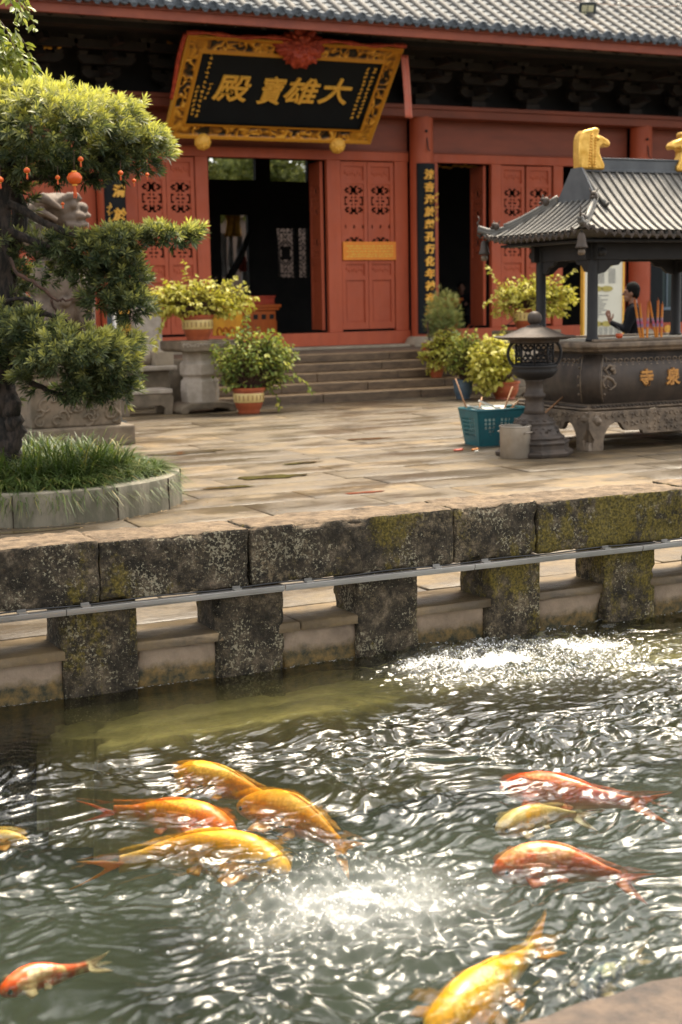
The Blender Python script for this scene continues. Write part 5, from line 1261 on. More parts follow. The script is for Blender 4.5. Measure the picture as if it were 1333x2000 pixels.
# overhanging broadleaf branch, top left
M['broad'] = leafmat('broad_leaves', (.05, .085, .02), (.20, .24, .05), (.42, .44, .14), .4, .35)
bt = thing('broadleaf_tree', 'leafy branch with drooping oval leaves of a tree standing beyond the left edge', 'tree', tuple(at(-330, 1110, 9.6)))
def leaves_along(paths, step, L, wd, r, tint, spread=.9, jit=.3, hang=.35):
    V = []; T = []
    for pth, rng_t in paths:
        P = [Vector(p) for p in pth]
        for i in range(len(P)-1):
            seg = P[i+1]-P[i]; n_ = max(1, int(seg.length/step))
            for s in range(n_):
                u_ = (i+s/n_)/(len(P)-1)
                if u_ < rng_t: continue
                p = P[i]+seg*(s/n_); d = seg.normalized()
                for sd_ in (-1, 1):
                    o = d.cross(Vector((r.gauss(0, .6), r.gauss(0, .6), 1))).normalized()*sd_*spread+d*.5+Vector((r.gauss(0, jit), r.gauss(0, jit), r.gauss(0, jit)-hang)); o.normalize()
                    l = L*r.uniform(.65, 1.15); nrm = o.cross(Vector((r.gauss(0, .5), r.gauss(0, .5), 1))).normalized(); f = nrm.cross(o).normalized()*(l*.06); w_ = wd*l*.5
                    a = p+o*l*.30; b_ = p+o*l*.68-Vector((0, 0, l*.05)); t_ = p+o*l-Vector((0, 0, l*.14))
                    V += [p, a+nrm*w_*.85+f, b_+nrm*w_*.8+f, t_, b_-nrm*w_*.8+f, a-nrm*w_*.85+f]; tn = min(1, max(0, tint+r.gauss(0, .2)+.15*u_)); T += [tn]*6
    V = np.array([tuple(v) for v in V]); n_ = len(V)//6; i0 = np.arange(n_)[:, None]*6
    Fq = np.concatenate([i0+np.array([[0, 1, 2, 3]]), i0+np.array([[0, 3, 4, 5]])]); return V, Fq, T
rr = random.Random(5); paths = []
limb('trunk', [at(-330, 1100, 9.6), at(-320, 600, 9.6), at(-330, 200, 9.6), at(-250, -60, 9.6), at(-150, -160, 9.6)], .12, .06, bt, M['bark'], .01, 2)
limb('limb', [at(-300, 20, 9.6), at(-150, -40, 9.6), at(-60, -40, 9.6), at(20, -20, 9.6), at(55, -12, 9.6)], .04, .008, bt, M['bark'], .004, 4)
limb('limb', [at(-325, 180, 9.6), at(-160, 100, 9.6), at(-90, 60, 9.6), at(-20, 50, 9.6)], .03, .008, bt, M['bark'], .004, 5)
for i in range(40):
    x0, y0 = rr.uniform(-60, 45), rr.uniform(-30, 40) if i % 3 else rr.uniform(40, 80); Y = rr.uniform(9.3, 9.9); ln = rr.uniform(50, 105); x1 = x0+ln*rr.uniform(.15, .55); 
    if i > 17: x0, y0 = rr.uniform(-50, -5), rr.uniform(60, 100); x1 = x0+rr.uniform(40, 90)
    y1 = y0+ln*.9
    if x1 > 72: x1 = 72
    y1 = min(y1, 145); paths.append(([at(x0, y0, Y), at((x0*2+x1)/3, (y0*2+y1)/3-6, Y), at((x0+x1*2)/3, (y0+y1*2)/3-3, Y-.05), at(x1, y1, Y-.1)], .1))
V, Fq, T = leaves_along(paths, .030, .068, .50, rr, .50)
np_mesh('crown', V, Fq, M['broad'], bt, attrs={'tint': T})
for pth, _ in paths[:14]:
    k = MB(); k.tube(pth, [.004, .003, .0025, .002], 5); k.build('twig', M['twig'], bt, smooth=True)

# potted shrubs
M['goldleaf'] = leafmat('golden_leaves', (.13, .16, .025), (.50, .48, .07), (.88, .80, .25), .40, .5)
M['greenleaf'] = leafmat('fresh_leaves', (.06, .11, .03), (.26, .33, .08), (.78, .72, .18), .38, .5)
M['greygreen'] = leafmat('grey_green_needles', (.10, .14, .05), (.34, .38, .13), (.60, .58, .22), .3, .6)
M['terracotta'] = simple('glazed_terracotta', (.42, .10, .035), (.30, .065, .025), 6, .45)
M['cream'] = simple('cream_glaze', (.72, .55, .22), (.62, .45, .17), 10, .45)
def shrub(base, centre, radii, n, L, mtl, tint, seed, droop=.35, step=.048, start=.4, trail=(), wd=.62):
    rr = random.Random(seed); base = Vector(base); centre = Vector(centre); paths = []
    for i in range(n):
        while True:
            d = Vector((rr.uniform(-1, 1), rr.uniform(-1, 1), rr.uniform(-.75, 1)))
            if .25 < d.length < 1: break
        e = centre+Vector((d.x*radii[0], d.y*radii[1], d.z*radii[2])); m1 = base.lerp(e, .45)+Vector((rr.gauss(0, .03), rr.gauss(0, .03), droop*(.12+.22*rr.random()))); m2 = base.lerp(e, .78)+Vector((rr.gauss(0, .03), rr.gauss(0, .03), droop*.16))
        paths.append(([base, m1, m2, e], start))
    for t_ in trail: paths.append(([Vector(p) for p in t_], .25))
    V, Fq, T = leaves_along(paths, step, L, wd, rr, tint); st_ = MB()
    for pth, _ in paths: st_.tube(pth, [.009, .006, .004, .002], 4, caps=False)
    return V, Fq, T, st_
def pot(t, c, r0, h, band=True, m=None):
    k = MB(); k.lathe([(r0*.66, 0), (r0*.70, .03*h), (r0*.68, .10*h), (r0*.80, .22*h), (r0*.93, .45*h), (r0*.97, .80*h), (r0*.97, .86*h), (r0*1.06, .88*h), (r0*1.08, .97*h), (r0*1.0, h), (r0*.9, .97*h), (r0*.88, .8*h), (0, .8*h)], c, 32, False)
    o = k.build('pot', m or M['terracotta'], t, angle=50)
    if band:
        k = MB(); k.lathe([(r0*.935, .44*h), (r0*.962, .46*h), (r0*.985, .78*h), (r0*.965, .80*h)], c, 32, False); k.build('cream_band', M['cream'], o, smooth=True)
        k = MB()
        for q in range(9):
            a = R(-165+q*17); cc = Vector((c[0]+r0*.985*math.cos(a), c[1]+r0*.985*math.sin(a), c[2]+.62*h)); k.box(-.012, .012, -.004, .004, -.05*h*2, .05*h*2, Matrix.Translation(cc) @ Matrix.Rotation(a+1.57, 4, 'Z'))
        k.build('band_marks', simple('faded_marks', (.45, .28, .10), None, 9, .6), o)
    return o
def potted(name, lab, c, r0, h, centre, radii, n, L, mtl, tint, seed, band=True, pm=None, **kw):
    t = thing(name, lab, 'potted plant', c, 'potted plants in front of the hall'); pot(t, c, r0, h, band, pm)
    V, Fq, T, st_ = shrub((c[0], c[1], c[2]+h*.85), centre, radii, n, L, mtl, tint, seed, **kw)
    np_mesh('foliage', V, Fq, mtl, t, attrs={'tint': T}); st_.build('stems', M['twig'], t, smooth=True); return t
GS = .0092   # metres per photo pixel near the steps
c = (7.78, 21.42, 1.13)
potted('potted_shrub', 'golden shrub in a cream-banded terracotta pot on the left stone pedestal', c, .25, .40, at(385, 585, 21.4), (1.08, .5, .42), 270, .088, M['goldleaf'], .62, 1, droop=.4,
       trail=[[at(380, 620, 21.4), at(330, 600, 21.3), at(312, 640, 21.3), at(302, 690, 21.3)], [at(380, 600, 21.4), at(372, 560, 21.4), at(362, 530, 21.4), at(360, 505, 21.4)], [at(390, 600, 21.4), at(425, 560, 21.4), at(450, 545, 21.4), at(466, 540, 21.4)], [at(390, 610, 21.4), at(440, 590, 21.3), at(470, 600, 21.3), at(486, 625, 21.3)], [at(385, 600, 21.4), at(340, 570, 21.4), at(315, 575, 21.4), at(300, 600, 21.3)]])
c = tuple(onz(487, 807))
potted('potted_shrub', 'green bushy plant in a banded pot on the paving left of the steps', c, .245, .40, at(493, 706, c[1]+.05), (.82, .45, .62), 380, .080, M['greenleaf'], .40, 2, droop=.3,
       trail=[[at(520, 700, c[1]), at(560, 715, c[1]-.1), at(590, 740, c[1]-.15), at(612, 770, c[1]-.2)], [at(500, 700, c[1]), at(530, 690, c[1]), at(552, 683, c[1]), at(566, 684, c[1])], [at(500, 740, c[1]), at(530, 760, c[1]-.1), at(545, 780, c[1]-.15), at(548, 800, c[1]-.1)], [at(480, 660, c[1]), at(470, 640, c[1]), at(476, 625, c[1]), at(490, 615, c[1])]])
c = (12.72, 22.58, .30)
potted('potted_shrub', 'yellow green plant in a plain terracotta pot standing on the right end of the steps', c, .145, .30, at(868, 690, 22.5), (.58, .35, .52), 230, .082, M['goldleaf'], .45, 3, band=False, droop=.3)
c = tuple(onz(905, 779))
potted('potted_shrub', 'leafy green plant in a blue grey pot beside the right end of the steps', c, .17, .33, at(912, 690, c[1]), (.46, .3, .50), 200, .080, M['greenleaf'], .5, 4, band=False, pm=simple('blue_grey_glaze', (.10, .15, .19), (.07, .10, .13), 6, .4), droop=.3)
c = (13.02, 20.75, 0)
potted('potted_shrub', 'dense bright yellow leaved bush behind the teal crate, its dark red pot almost hidden', c, .24, .30, at(962, 716, 20.8), (.54, .42, .60), 330, .105, M['goldleaf'], .60, 5, band=False, droop=.3)
c = (13.9, 21.45, 1.13)
potted('potted_shrub', 'wide golden shrub in a banded pot on the right pedestal behind the lantern', c, .24, .38, at(1042, 585, 21.45), (.95, .5, .52), 260, .088, M['goldleaf'], .58, 6, droop=.4,
       trail=[[at(1020, 610, 21.4), at(975, 560, 21.4), at(958, 530, 21.4), at(950, 515, 21.4)], [at(1020, 610, 21.4), at(970, 580, 21.4), at(950, 590, 21.4), at(940, 600, 21.4)], [at(1030, 610, 21.4), at(1080, 560, 21.4), at(1110, 535, 21.4), at(1128, 522, 21.4)], [at(1010, 620, 21.4), at(985, 640, 21.3), at(970, 665, 21.3), at(962, 690, 21.3)]])
t = thing('potted_conifer', 'grey green feathery conifer in a terracotta pot behind the yellow green plant on the steps', 'potted plant', (13.02, 23.35, .60)); t['group'] = 'potted plants in front of the hall'
pot(t, (13.02, 23.35, .60), .15, .30, False); rr = random.Random(8); P = []; A = []
cc = np.array(at(866, 620, 23.35)); r = np.random.default_rng(9); d = r.normal(size=(420, 3)); d /= np.linalg.norm(d, axis=1, keepdims=True)
P = cc+d*(.5+.5*r.random((420, 1)))*np.array([.34, .3, .42])*(1+.75*fbm(d*2.4, 3, 3)[:, None]); V, Fq, T = rosettes(P, d+np.array([0, 0, .8]), np.clip(.5+.35*d[:, 2]+r.normal(0, .12, 420), 0, 1), .10, 14, .10, 2)
np_mesh('foliage', V, Fq, M['greygreen'], t, attrs={'tint': T}); limb('stem', [(13.02, 23.35, .85), (13.0, 23.35, 1.3), tuple(cc)], .02, .012, t, M['twig'], .005)

# trees behind the hall, seen through its rear lights
M['rearleaf'] = leafmat('rear_leaves', (.12, .17, .07), (.42, .46, .20), (.70, .68, .32), .45, .5)
for i, (c, rad_) in enumerate((((13.6, 38.2, 4.9), (1.5, 1.2, 1.4)), ((16.4, 38.6, 5.2), (1.5, 1.2, 1.4)))):
    t = thing('garden_tree', ('left' if i == 0 else 'right')+' pale green tree behind the hall, glimpsed through the high rear light', 'tree', (c[0], c[1], 0), 'trees behind the hall')
    r = np.random.default_rng(30+i); d = r.normal(size=(2200, 3)); d /= np.linalg.norm(d, axis=1, keepdims=True); P = np.array(c)+d*(r.random((2200, 1))**.4)*np.array(rad_)
    V, Fq, T = rosettes(P, d+np.array([0, 0, .3]), np.clip(.5+.3*fbm(P*1.5, 3, 2)+r.normal(0, .15, 2200), 0, 1), .14, 9, .42, 3+i)
    np_mesh('crown', V, Fq, M['rearleaf'], t, attrs={'tint': T}); limb('trunk', [(c[0], c[1], 0), (c[0]+.1, c[1], 2), (c[0], c[1], 4.6)], .16, .07, t, M['bark'])

M['farleaf'] = leafmat('dark_broad_leaves', (.012, .022, .010), (.035, .055, .020), (.07, .09, .03), .2, .6)  # unseen trees added to block the low sky and darken water reflections
for i, (x, y, h, rx, lab) in enumerate(((2, 44, 27, 8.5, 'left'), (18, 46, 31, 10, 'middle'), (36, 45, 28, 9.5, 'right'))):
    t = thing('sky_blocker_tree', lab+' unseen dark tree added far behind the hall to darken pond reflections', 'tree', (x, y, 0), 'unseen trees added to block low sky from the pond')
    r = np.random.default_rng(60+i); d = r.normal(size=(2600, 3)); d /= np.linalg.norm(d, axis=1, keepdims=True); P = np.array([x, y, h-rx*1.05])+d*(r.random((2600, 1))**.35)*np.array([rx, rx*.7, rx*1.05])*(1+.3*fbm(d*2.4+i, 3, 4)[:, None])
    V, Fq, T = rosettes(P, d+np.array([0, 0, .2]), np.clip(.5+.3*fbm(P*.4, 2, 2), 0, 1), .85, 8, .6, 70+i)
    np_mesh('crown', V, Fq, M['farleaf'], t, attrs={'tint': T}); limb('trunk', [(x, y, 0), (x+.3, y, 6), (x-.2, y, 12), (x, y, h-rx)], .7, .3, t, M['bark'], .05, i)
# ------------------------------------------------------------------ stone pedestals, benches, stele
def pedestal(x, y, lab):
    t = thing('stone_pedestal', lab, 'pedestal', (x, y, 0), 'stone plant pedestals flanking the steps'); Mr = Matrix.Translation((x, y, 0)) @ Matrix.Rotation(R(8), 4, 'Z')
    k = MB(); ou = [(-.50, 1.13), (-.50, 1.00), (-.44, .96), (.44, .96), (.50, 1.00), (.50, 1.13)]; k.prism(ou, 'y', -.36, .36, Mr); 
    k.build('slab', M['oldstone'], t, bevel=.02)
    k = MB(); k.lathe([(.30, .16), (.31, .34), (.30, .50), (.26, .53), (.26, .56), (.31, .60), (.31, .76), (.26, .82), (.26, .955)], (0, 0, 0), 8, ph=R(22.5+8), M=None); k.v = [(p[0]+x, p[1]+y, p[2]) for p in k.v]; k.build('octagonal_shaft', M['stone'], t, bevel=.012)
    k = MB(); k.prism([(-.48, 0), (-.52, .05), (-.46, .13), (-.30, .165), (.30, .165), (.46, .13), (.52, .05), (.48, 0), (.38, 0), (.34, .05), (.14, .07), (.0, .055), (-.14, .07), (-.34, .05), (-.38, 0)], 'y', -.30, .30, Mr); k.build('footed_base', M['oldstone'], t, bevel=.02)
    k = MB()
    for q in range(16): k.tube([Mr @ Vector((-.44+q*.058+.022*math.cos(a), -.362, 1.065+.022*math.sin(a))) for a in np.linspace(q, q+4.5, 7)], .009, 4)
    k.build('slab_carving', M['stone'], t, smooth=True)
pedestal(7.80, 21.45, 'stone pedestal with octagonal shaft and footed base left of the steps')
pedestal(13.90, 21.45, 'stone pedestal behind the bronze lantern, mostly hidden by yellow leaves')
def bench(x0, x1, y0, y1, z, lab):
    t = thing('stone_bench', lab, 'bench', ((x0+x1)/2, (y0+y1)/2, 0), 'low stone stands left of the steps'); k = MB(); k.box(x0, x1, y0, y1, z-.07, z); k.build('top_slab', M['stone'], t, bevel=.015)
    w_ = x1-x0; k = MB(); k.prism([(x0+.02, z-.071), (x0-.02, z-.14), (x0+.01, 0), (x0+.13, 0), (x0+.12, .10), (x0+.2, .15), ((x0+x1)/2, .13), (x1-.2, .15), (x1-.12, .10), (x1-.13, 0), (x1-.01, 0), (x1+.02, z-.14), (x1-.02, z-.071)], 'y', y0+.02, y0+.10); k.build('carved_apron', M['oldstone'], t, bevel=.01)
    k = MB(); k.box(x0+.02, x0+.14, y1-.12, y1-.02, 0, z-.071); k.box(x1-.14, x1-.02, y1-.12, y1-.02, 0, z-.071); k.build('rear_legs', M['oldstone'], t)
b0 = onz(240, 812); bench(6.45, 7.28, 21.25, 21.75, .40, 'low footed stone stand left of the octagonal pedestal')
k = MB(); k.box(6.2, 7.75, 22.6, 23.55, 0, .60); k.box(6.1, 7.80, 22.5, 23.58, .602, .68); k.box(6.15, 7.72, 22.55, 23.5, .682, .90)
pb_ = thing('stone_platform', 'stepped brown stone block against the plinth behind the left pedestal', 'platform', (7, 23, 0))
k = MB(); k.box(6.2, 7.70, 22.6, 23.55, 0, .62); k.build('body', M['oldstone'], pb_, bevel=.02); k = MB(); k.box(6.1, 7.80, 22.5, 23.58, .622, .70); k.build('moulding', M['stone'], pb_, bevel=.02); k = MB(); k.tube([(6.2, 22.9, .82), (7.45, 22.9, .82)], .12, 16); k.box(7.46, 7.78, 22.6, 23.5, .702, .93); k.build('rolled_edge', M['palestone'], pb_, bevel=.01)
k = MB(); k.box(7.55, 8.05, 23.95, 24.15, .75, 1.78); k.prism([(7.53, 1.781), (8.07, 1.781), (8.07, 1.84), (7.9, 1.90), (7.7, 1.90), (7.53, 1.84)], 'y', 23.93, 24.17)
tag(k.build('stone_stele', M['stone'], None, (7.8, 24.05, .75), bevel=.015), 'upright grey stone slab behind the golden shrub on the left pedestal', 'stele')
# thin post
pp = onz(235, 826); t = thing('metal_post', 'thin grey metal post rising beside the stone lion', 'post', tuple(pp)); q = at(222, 600, pp.y)
k = MB(); k.tube([pp, Vector((q.x, q.y, q.z))], .035, 10); k.build('pole', M['alu'], t, smooth=True); k = MB(); k.tube([pp+Vector((-.065, .03, 0)), Vector((q.x-.065, q.y+.03, q.z))], .032, 10); k.lathe([(.10, 0), (.10, .02)], pp, 16); k.build('dark_sleeve', simple('teal_steel', (.03, .06, .075), None, 9, .4), t, smooth=False, angle=40)

# ------------------------------------------------------------------ stone lion
LY_ = 17.5
li = thing('stone_lion', 'large weathered stone guardian lion sitting on a carved pedestal behind the clipped tree', 'statue', tuple(at(140, 845, LY_)))
Ds = (Vector(at(140, 600, LY_))-CAM).dot(FW)/F_PX
def L3(px, py, dy=0.0): p = at(px, py, LY_+dy); return p
M['lion'] = simple('lion_stone', (.20, .148, .11), (.085, .062, .045), 4.5, .8, bs=.5, bd=.012)
k = MB(); E_ = lambda px, py, rx, ry, rz, dy=0, M_=None: k.ell(L3(px, py, dy), (rx*Ds, ry*Ds, rz*Ds), M_, 16, 11)
E_(112, 405, 46, 40, 28); E_(92, 398, 38, 42, 20); E_(126, 425, 30, 36, 22)              # skull, cheek
for s_ in (-.22, .22):
    k.tube([L3(118, 392, s_), L3(134, 383, s_), L3(150, 383, s_), L3(158, 392, s_)], [6*Ds, 8*Ds, 8*Ds, 5*Ds], 8); E_(143, 400, 9, 9, 9, s_); k.tube([L3(66, 392, s_*1.5), L3(84, 386, s_*1.6), L3(104, 398, s_*1.5), L3(120, 408, s_*1.3)], [5*Ds, 11*Ds, 8*Ds, 4*Ds], 8)
    E_(152, 421, 16, 14, 9, s_*.6); k.tube([L3(70, 410, s_*1.7), L3(92, 418, s_*1.7), L3(112, 430, s_*1.6)], [4*Ds, 6*Ds, 5*Ds], 7)
E_(158, 406, 14, 22, 11); E_(163, 411, 8, 14, 7); E_(146, 424, 24, 28, 8); k.tube([L3(172, 421, -.14), L3(174, 421, 0), L3(172, 421, .14)], 5*Ds, 8)
k.tube([L3(128, 438, -.20), L3(148, 441, -.20), L3(164, 438, -.12), L3(168, 438, 0), L3(164, 438, .12), L3(148, 441, .20), L3(128, 438, .20)], 6*Ds, 8); E_(132, 448, 24, 24, 10)
E_(60, 425, 22, 40, 20); E_(55, 455, 26, 44, 30); E_(78, 470, 34, 50, 34); E_(100, 480, 32, 46, 32)
for i in range(18): a = i*.9; E_(64+26*math.cos(a), 440+34*math.sin(a), 10, 9, 10, -.30)
E_(110, 560, 52, 60, 72); E_(140, 545, 40, 46, 46); E_(80, 640, 62, 62, 60); E_(110, 600, 52, 56, 60)     # chest, body
for dy in (-.28, .28): k.cap(L3(160, 560, dy), L3(172, 640, dy), 26*Ds, 16*Ds); k.cap(L3(172, 640, dy), L3(168, 695, dy), 16*Ds, 17*Ds); E_(180, 700, 24, 17, 11, dy); k.cap(L3(80, 650, dy), L3(120, 680, dy), 34*Ds, 22*Ds); E_(130, 702, 26, 17, 10, dy)
k.cap(L3(40, 650), L3(28, 560), 16*Ds, 22*Ds)
for i in range(9): E_(150+6*math.sin(i), 500+i*7, 9, 9, 5, -.30)
E_(150, 580, 14, 10, 10, -.34); E_(128, 590, 12, 9, 10, -.36)
k.build('lion_body', M['lion'], li, remesh=.016, sm=1)
k = MB()
for dy in (-.10, 0, .10): k.cap(L3(172, 437, dy), L3(173, 444, dy), .014, .008, 8)
k.build('teeth', M['stone'], li, smooth=True)
k = MB(); a = L3(140, 714); k.box(a.x-.75, a.x+.62, LY_-.48, LY_+.48, a.z-.10, a.z+.02); k.box(a.x-.70, a.x+.57, LY_-.44, LY_+.44, a.z-.22, a.z-.101); k.box(a.x-.62, a.x+.50, LY_-.38, LY_+.38, .25, a.z-.221); k.box(a.x-.75, a.x+.64, LY_-.48, LY_+.48, 0, .249); k.build('pedestal', M['oldstone'], li, bevel=.025)
k = MB(); rr = random.Random(2)
for i in range(26):
    p = Vector((a.x-.55+rr.random()*1.0, LY_-.385, .32+rr.random()*(a.z-.62))); r_ = rr.uniform(.05, .10); s0 = rr.uniform(0, 6); k.tube([p+Vector((r_*math.cos(s0+q)*(1-q*.12), 0, r_*math.sin(s0+q)*(1-q*.12))) for q in np.linspace(0, 5, 10)], .018, 5)
k.build('relief', M['oldstone'], li, smooth=True)

# ------------------------------------------------------------------ signboard, tables, banners
sb = thing('notice_board', 'tall cream notice board with yellow headings standing behind the incense burner', 'notice board', (16.65, 23.0, 0))
k = MB(); k.box(16.20, 17.09, 22.98, 23.03, .62, 2.42); k.build('panel', simple('cream_board', (.72, .70, .58), (.66, .64, .52), 3, .5), sb)
k = MB()
for b_ in ((16.16, 16.199, .58, 2.46), (17.091, 17.12, .58, 2.46)): k.box(b_[0], b_[1], 22.96, 23.05, b_[2], b_[3])
k.box(16.199, 17.091, 22.96, 23.05, 2.421, 2.46); k.box(16.199, 17.091, 22.96, 23.05, .58, .619); k.build('gilt_frame', M['goldpaint'], sb)
k = MB(); k.box(16.25, 16.30, 22.99, 23.04, 0, .58); k.box(16.98, 17.03, 22.99, 23.04, 0, .58); k.box(16.2, 17.08, 22.8, 23.2, 0, .03); k.build('legs', M['darkwood'], sb)
k = MB()
for z in (2.29, 1.83, 1.16):
    k.lathe([(.0, 0), (.055, .0), (.055, .006), (.0, .006)], (16.48+.0, 22.974, z), 10, False, Matrix.Diagonal((2.6, 1, 1)).to_3x3() @ Matrix.Rotation(R(90), 3, 'X'))
    k.lathe([(.0, 0), (.055, .0), (.055, .006), (.0, .006)], (16.72, 22.974, z), 10, False, Matrix.Diagonal((2.6, 1, 1)).to_3x3() @ Matrix.Rotation(R(90), 3, 'X'))
k.build('headings', simple('mustard_print', (.48, .40, .10), None, 20, .6), sb)
k = MB(); rr = random.Random(3)
def tx(x0, x1, z): 
    x = x0
    while x < x1: L = rr.uniform(.015, .04); k.box(x, min(x+L, x1), 22.974, 22.979, z-.009, z+.009); x += L+.010
for z in np.arange(2.20, 1.93, -.032): tx(16.50, 16.66, z); tx(16.76, 16.92, z)
for i, z in enumerate(np.arange(1.74, 1.26, -.040)): tx(16.42, 16.50+.26*abs(math.sin(i*1.7)), z)
for z in np.arange(1.08, .70, -.030): 
    for x in (16.42, 16.54, 16.66, 16.78, 16.90): tx(x, x+.09, z)
k.build('printed_lines', simple('grey_print', (.25, .25, .24), None, 20, .6), sb)
# dark shop front in the right bay
t = thing('black_name_board', 'narrow black board with a column of gilt characters right of the burner', 'board', (20.12, 25.9, 1.1))
k = MB(); k.box(19.93, 20.30, 25.84, 25.90, 1.07, 3.0); k.build('board', M['blackboard'], t); k = MB()
for i, ch in enumerate('和國暢泉靜'):
    p = at(1265, 512+i*18, 25.82); vs, fs = text_mesh(ch, 1, .02, .03, 0, .005); k.add([(p.x+v.x*.14, 25.825-v.z*.5, p.z+v.y*.14) for v in vs], fs)
p = at(1305, 643, 25.82); vs, fs = text_mesh('寺', 1, .02, .03, 0, .005); k.add([(p.x+v.x*.2, 25.825-v.z*.5, p.z+v.y*.2) for v in vs], fs)
k.build('gilt_characters', M['goldpaint'], t)
k = MB(); k.box(20.31, 24.8, 26.0, 26.06, 1.07, 1.35); k.box(20.31, 24.8, 26.0, 26.06, 2.85, 4.41); k.box(20.92, 24.8, 26.0, 26.06, 1.351, 2.849); k.box(20.31, 20.34, 26.0, 26.06, 1.351, 2.849); k.box(19.92, 20.309, 26.0, 26.06, 1.07, 4.41); k.build('dark_infill', M['darkroom'], hall)
m, n, b = mat('dim_glass'); b.inputs['Base Color'].default_value = (.05, .07, .07, 1); b.inputs['Roughness'].default_value = .1
mb_ = simple('blue_grey_frame', (.16, .21, .25), (.12, .16, .19), 5, .5); k = MB()
x0, x1, z0, z1 = 20.34, 20.92, 1.351, 2.849
k.box(x0, x0+.07, 25.98, 26.05, z0, z1); k.box(x1-.07, x1, 25.98, 26.05, z0, z1); k.box(x0+.07, x1-.07, 25.98, 26.05, z0, z0+.06); k.box(x0+.07, x1-.07, 25.98, 26.05, z1-.06, z1); k.box(x0+.19, x0+.22, 25.985, 26.045, z0+.06, z1-.06); wf = k.build('window_frame', mb_, hall)
k = MB(); k.box(x0+.07, x1-.07, 26.02, 26.03, z0+.06, z1-.06); k.build('pane', m, wf)
M['orange'] = simple('orange_lacquer', (.62, .135, .012), (.50, .10, .01), 3, .45, sc=(3, 3, .5))
def table(x0, x1, y0, y1, zf_, zt, lab):
    t = thing('offering_table', lab, 'table', ((x0+x1)/2, (y0+y1)/2, zf_), 'orange lacquered tables inside the doorways'); k = MB(); k.box(x0-.10, x1+.10, y0-.08, y1+.08, zt-.06, zt); k.box(x0-.06, x1+.06, y0-.05, y1+.05, zt-.12, zt-.061); k.build('table_top', M['orange'], t, bevel=.01)
    k = MB(); k.box(x0, x1, y0, y1, zf_, zt-.121); k.build('cabinet', M['orange'], t, bevel=.01); k = MB()
    for q in range(5): xx = x0+(x1-x0)*(q+.5)/5; k.box(xx-.05, xx+.05, y0-.006, y0-.001, zt-.30, zt-.20)
    k.build('carved_slots', M['darkwood'], t)
    k = MB()
    for q in range(6): xx = x0+(x1-x0)*q/5; k.box(xx-.012, xx+.012, y0-.014, y0-.002, zf_+.02, zt-.33)
    k.build('panel_strips', M['orange'], t)
table(10.85, 11.75, 27.6, 28.2, .755, 1.64, 'orange lacquered table inside the main doorway')
table(15.55, 16.10, 27.6, 28.2, .755, 1.70, 'orange lacquered table inside the right doorway, in front of a seated person')
p = at(445, 615, 27.0); k = MB(); pr = [(-.34, .755), (-.34, 1.55), (-.28, 1.62), (-.22, 1.74), (-.08, 1.80), (.04, 1.74), (.12, 1.64), (.30, 1.60), (.30, .755)]
k.prism([(p.x+a, b_) for a, b_ in pr], 'y', 26.95, 27.03); ac = thing('altar_screen', 'yellow carved altar screen just inside the main doorway', 'screen', (p.x, 27, .755)); k.build('panel', simple('yellow_cloth', (.95, .45, .015), (.72, .28, .01), 4, .6), ac, bevel=.015)
k = MB()
for q in range(4): 
    cc = Vector((p.x-.2+.13*q, 26.94, 1.12)); k.tube([cc+Vector((.05*math.cos(a), 0, .09*math.sin(a))) for a in np.linspace(0, 5, 9)], .014, 5)
k.build('orange_motif', M['orange'], ac, smooth=True)
p = at(505, 583, 27.9); bx = MB(); bx.box(p.x-.32, p.x+.30, 27.75, 28.05, 1.641, 1.80); bx.box(p.x-.34, p.x+.32, 27.73, 28.07, 1.78, 1.82); tag(bx.build('red_box', simple('red_box', (.50, .06, .02), None, 9, .5), None, (p.x, 27.9, 1.641), bevel=.008), 'small red lacquered box on the orange table in the main doorway', 'box')
# hangings seen in the left rear opening
M['cream_cloth'] = simple('pale_cloth', (.62, .58, .54), (.45, .42, .40), 5, .7)
def hang(x, y, z1, z0, w_, m_, lab, nm='hanging_banner', seed=0):
    rr = random.Random(seed); V = []; Fq = []; n_ = 16
    for i in range(n_):
        t_ = i/(n_-1)
        for j in range(9): s = j/8-.5; V.append((x+s*w_*(1+.12*math.sin(t_*7+seed)), y+.05*math.cos(j*1.7+t_*3+seed), z1+(z0-z1)*t_))
    for i in range(n_-1):
        for j in range(8): Fq.append((i*9+j, i*9+j+1, i*9+j+10, i*9+j+9))
    o = np_mesh(nm, V, Fq, m_, None, (x, y, z1), smooth=True); md = o.modifiers.new('solid', 'SOLIDIFY'); md.thickness = .01; return tag(o, lab, 'banner', 'cloth hangings beyond the rear opening of the hall')
G_ = lambda px, py: at(px, py, 35.2)
hang(G_(455, 440).x, 35.2, G_(455, 400).z, G_(455, 462).z, .42, M['gold'], 'short gold hanging at the top of the left rear opening', seed=1)
hang(G_(440, 490).x, 35.3, G_(440, 455).z, G_(440, 540).z, .16, M['cream_cloth'], 'narrow white streamer, left of the white streamers in the rear opening', seed=2)
hang(G_(455, 490).x, 35.35, G_(455, 455).z, G_(455, 530).z, .14, M['cream_cloth'], 'narrow white streamer between the two others in the rear opening', seed=3)
hang(G_(472, 490).x, 35.3, G_(472, 450).z, G_(472, 515).z, .15, M['cream_cloth'], 'narrow white streamer, right of the white streamers in the rear opening', seed=4)
hang(G_(476, 515).x, 35.25, G_(476, 500).z, G_(476, 530).z, .24, M['silk'], 'red cloth hanging low on the right of the rear opening', seed=5)
hang(G_(481, 550).x, 35.25, G_(481, 530).z, G_(481, 580).z, .16, M['cream_cloth'], 'pale grey cloth hanging below the red cloth in the rear opening', seed=6)
